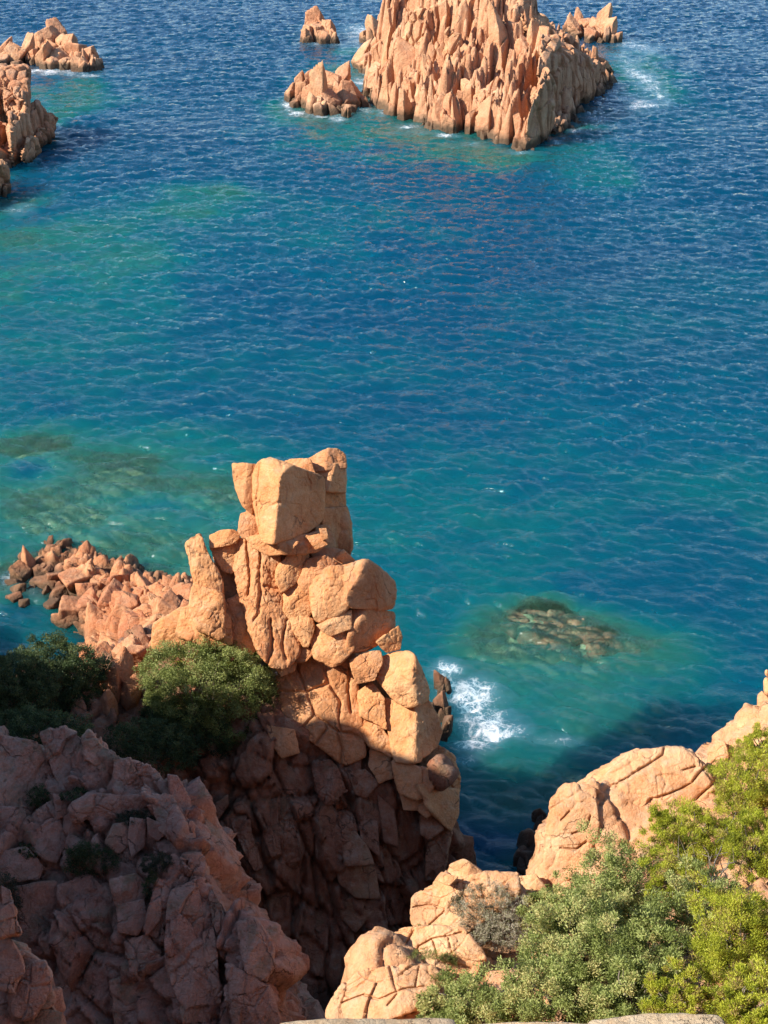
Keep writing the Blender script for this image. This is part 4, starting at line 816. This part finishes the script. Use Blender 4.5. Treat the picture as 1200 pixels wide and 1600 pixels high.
def bush(name, label, cat, px, py, D, rx, ry, dep, mat, clumps, per, ln, wd, group=None, crad=.17, up=.35, lump=.28, stems=12, tone=0.0, fill=.35, thr=-.9):
    """stems spreading from the foot of the plant into a crown of separate leaf clumps with gaps between them"""
    _bs[0] += 1; r = np.random.default_rng(5000+_bs[0])
    k = mpp(D, py); C = W(px, py, D); Rr = np.array([rx*k, dep, ry*k])
    root = C+np.array([0, .25*dep, -Rr[2]*.95])
    o = empty(name, root, label, cat, group)
    u = unit(r.normal(size=(clumps*3, 3))); u = u[u[:, 2] > thr][:clumps]; n = len(u)
    rad = np.where(r.uniform(size=n) < fill, r.uniform(.35, .85, n), r.uniform(.82, 1.02, n))
    rad = rad*(1+lump*fbm(u*1.9+_bs[0]*7.1, 3, 40+_bs[0])*1.6)
    cc = C+u*rad[:, None]*Rr
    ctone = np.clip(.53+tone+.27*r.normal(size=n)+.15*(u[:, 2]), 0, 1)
    cs = crad*np.mean(Rr)*r.uniform(.55, 1.25, n)
    m = (per*r.uniform(.6, 1.3, n)).astype(int); idx = np.repeat(np.arange(n), m); N = len(idx)
    off = unit(r.normal(size=(N, 3)))*(r.uniform(size=(N, 1))**.45)*np.array([1, 1, .85])
    P = cc[idx]+off*cs[idx][:, None]
    d = unit(u[idx]*.3+off*.35+np.array([0, 0, up])+r.normal(size=(N, 3))*.6)
    V, F = leaf_mesh(P, d, ln, wd, r, off+u[idx]*.45); tn = np.clip(ctone[idx]+r.normal(size=N)*.14, 0, 1)
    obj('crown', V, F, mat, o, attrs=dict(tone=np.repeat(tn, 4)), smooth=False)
    if stems:
        pick = r.choice(n, min(n, stems), replace=False); paths = []
        for j in pick:
            e = cc[j]; mid = root*.5+e*.5+r.normal(size=3)*np.mean(Rr)*.12+np.array([0, 0, .05])
            tt = np.linspace(0, 1, 7)[:, None]; pth = (1-tt)**2*root+2*tt*(1-tt)*mid+tt**2*e
            pth[1:-1] += r.normal(size=(5, 3))*np.mean(Rr)*.025; paths.append((pth, r.uniform(.6, 1.2)))
        V, F = tubes(paths, .022*np.mean(Rr)+.008, .006); obj('branches', V, F, M_BARK, o)
    return o
def onledge(px, py, lift=0): return (raycast(LEDGE, px, py, 10, 40) or 24.0)-lift
# slope behind the ravine
G1 = 'dark shrubs on the rocks by the stack'
bush('shrub', 'large rounded shrub with a sunlit green top against the foot of the rock stack', 'shrub', 322, 1072, 47.6, 108, 92, 1.7, L_OLI, 420, 190, .080, .038, G1, crad=.145, stems=26, lump=.2, fill=.3)
bush('shrub', 'low shaded dark growth under the large rounded shrub', 'shrub', 285, 1140, 46.8, 78, 44, 1.4, L_DARK, 420, 70, .085, .04, G1, crad=.13)
bush('shrub', 'bright green low shrub behind the top of the large rounded shrub', 'shrub', 335, 1015, 49.6, 75, 26, 1.2, L_ERI, 260, 60, .08, .03, G1, crad=.14, tone=-.05)
bush('shrub', 'dark shaded rounded shrub between the left edge and the spit', 'shrub', 98, 1062, 48.2, 68, 66, 1.8, L_DARK, 620, 80, .085, .04, G1, crad=.12, stems=16)
bush('shrub', 'dark green shrub cut by the left edge above the shaded cliff', 'shrub', 10, 1085, 45.2, 62, 72, 1.8, L_DARK, 560, 80, .085, .04, G1, crad=.12)
bush('shrub', 'low dark shrub on the brow of the shaded cliff', 'shrub', 60, 1140, 38, 90, 24, 1.0, L_DARK, 320, 60, .07, .03, G1, crad=.15)
bush('shrub', 'dark scrub filling the cleft below the rounded shrub', 'shrub', 235, 1165, 44.5, 70, 40, 1.2, L_DARK, 320, 60, .08, .035, G1, crad=.15)
# little plants on the shaded cliff
G2 = 'small plants in cracks of the shaded cliff'
for px, py, rx, ry, lab, n in [(140,1342,46,34,'wispy dark green bush in the middle of the shaded cliff',230), (62,1246,20,22,'tiny tuft beside pale stones high on the shaded cliff',80), (118,1245,22,10,'thin weeds along a cleft in the upper shaded cliff',70), (215,1278,34,9,'olive tuft strip under an overhanging slab of the shaded cliff',110),
     (248,1350,26,14,'low olive tuft right of the wispy cliff bush',110), (10,1410,22,60,'grey green scrub at the left edge beside the rusty corner boulder',200), (238,1385,14,26,'narrow tuft hanging right of the orange cliff block',60), (45,1330,18,8,'dark tuft at the left side of the shaded cliff',50)]:
    d = (raycast(CLIFF, px, py, 18, 45) or 32)-.25
    bush('cliff_plant', lab, 'plant', px, py, d, rx, ry, .3, L_GREY if 'olive' in lab or 'grey' in lab else L_DARK, n, 38, .05, .02, G2, crad=.22, stems=5)
# the ledge on the right
G3 = 'green bushes on the sunlit ledge'
JN = 'bushy juniper'
def jun(lab, px, py, rx, ry, dep=1.0, n=420, dz=.5, tone=0.0, per=95, **k):
    return bush('juniper_bush', lab, 'juniper bush', px, py, onledge(px, py, dz), rx, ry, dep, L_JUN, int(n*.3), int(per*2.3), .060, .024, G3, crad=k.pop('crad', .19), tone=tone, stems=32, lump=.46, **k)
def eri(lab, px, py, rx, ry, dep=.9, n=420, dz=.5, tone=0.0, per=95, **k):
    return bush('heath_bush', lab, 'heath bush', px, py, onledge(px, py, dz), rx, ry, dep, L_ERI, int(n*.45), int(per*2.1), .060, .0135, G3, crad=k.pop('crad', .165), up=1.0, tone=tone, stems=34, lump=.46, **k)
jun('tall blue green juniper leaning on the huge smooth boulder', 965, 1395, 74, 82, 1.0, 470, .7, .05)
jun('wide juniper in the middle of the sunlit thicket', 905, 1470, 92, 76, 1.1, 520, .8, .0)
jun('deep green juniper between the wide juniper and the yellow heath', 1015, 1490, 80, 84, 1.0, 480, .8, -.06)
jun('juniper at the lower centre of the thicket above the flat rock', 880, 1552, 105, 56, 1.0, 520, .8, .03)
jun('low spreading juniper at the lower left of the thicket', 745, 1572, 90, 38, .7, 380, .4, .12)
jun('small juniper sprig beside the dry grey bush', 868, 1425, 52, 42, .6, 260, .4, .1)
jun('thin juniper at the bottom edge near the pale flat rock', 990, 1562, 66, 42, .7, 300, .9, -.02)
jun('low juniper tip reaching left along the bottom edge', 690, 1590, 44, 16, .5, 140, .3, .14)
jun('shaded juniper deep inside the thicket on the right', 1085, 1420, 66, 58, .8, 300, .4, -.14)
eri('tall bright yellow green heath at the right edge under the orange outcrop', 1165, 1235, 56, 70, .9, 430, .6, .05)
eri('yellow green heath below the tall one at the right edge', 1185, 1325, 50, 56, .8, 330, .6, -.02)
eri('yellow green heath with bare grey stems in front of the huge boulder', 1075, 1312, 66, 52, .8, 380, .6, .02)
eri('small heath tuft against the huge boulder', 1042, 1288, 24, 20, .35, 110, .4, .0)
eri('drooping yellow heath left of the bare stems', 1055, 1372, 50, 36, .6, 230, .7, .04)
eri('large golden green heath in the lower right corner', 1150, 1480, 74, 92, 1.0, 620, 1.1, .06)
eri('low golden heath at the bottom edge right of the flat rock', 1062, 1562, 52, 32, .6, 260, 1.1, .12)
eri('golden heath cut by the bottom right corner', 1180, 1575, 60, 44, .7, 320, 1.2, .02)
eri('pale heath top at the right edge beside the outcrop', 1196, 1165, 40, 26, .6, 170, .3, .06)
bush('dry_bush', 'dry grey twiggy bush on orange rock left of the junipers', 'dry bush', 772, 1438, onledge(772, 1438, .35), 64, 54, .7, L_DRY, 480, 60, .055, .008, crad=.14, up=.7, stems=60, lump=.2)
bush('dry_bush', 'olive dry fringe at the top of the grey twiggy bush', 'dry bush', 750, 1408, onledge(750, 1408, .3), 46, 20, .5, L_GREY, 170, 50, .05, .01, crad=.2, up=.7, stems=20)
bush('dry_bush', 'small dry tuft in a crack of the huge boulder', 'dry bush', 930, 1338, onledge(930, 1338, .15), 11, 14, .12, L_DRY, 40, 30, .04, .008, crad=.3, up=.8, stems=6)
for px, py, rx, ry, lab in [(668,1452,20,8,'olive grass tuft on the lower left of the cracked orange rocks'),(690,1530,16,8,'thin olive tuft low on the cracked orange rocks'),(665,1492,24,7,'strip of dry grass along a crack of the orange rocks'),(700,1500,14,8,'tiny green tuft beside the dry strip on the orange rocks'),(718,1555,22,10,'olive tuft next to the low spreading juniper')]:
    bush('grass_tuft', lab, 'grass tuft', px, py, onledge(px, py, .05), rx, ry, .15, L_OLI, 60, 26, .05, .008, 'tufts in cracks of the orange rocks', crad=.3, up=1.0, stems=0)
# bare grey stems standing clear of the heath
r = np.random.default_rng(61); G4 = 'bare branches among the heath'
for lab, rpx, rpy, ends in [('bare grey branches fanning out between the junipers and the heath', 1110, 1400, [(1010,1350,.5),(1040,1330,.7),(1075,1330,.9),(1120,1325,.9),(1150,1345,.8),(1035,1420,.9),(1060,1395,1.0),(1130,1360,1.1),(1165,1290,.8),(1150,1270,.8),(1085,1300,.9),(1000,1390,.8)]),
                            ('bare twigs in the lower right corner inside the golden heath', 1170, 1590, [(1180,1530,1.3),(1195,1500,1.3),(1168,1545,1.2)])]:
    root = W(rpx, rpy, onledge(rpx, rpy, .1)); o = empty('bare_branches', root, lab, 'dead branches', G4); paths = []
    for px, py, dd in ends:
        e = W(px, py, onledge(px, py, dd)); tt = np.linspace(0, 1, 9)[:, None]; mid = (root+e)/2+r.normal(size=3)*.25
        pth = (1-tt)**2*root+2*tt*(1-tt)*mid+tt**2*e; pth[1:-1] += r.normal(size=(7, 3))*.03; paths.append((pth, r.uniform(.7, 1.1)))
        for q in (5, 6, 7): paths.append((np.linspace(pth[q], pth[q]+r.normal(size=3)*.18+np.array([0, 0, .12]), 4), .4))
    V, F = tubes(paths, .024, .008); obj('branches', V, F, M_BARK, o)
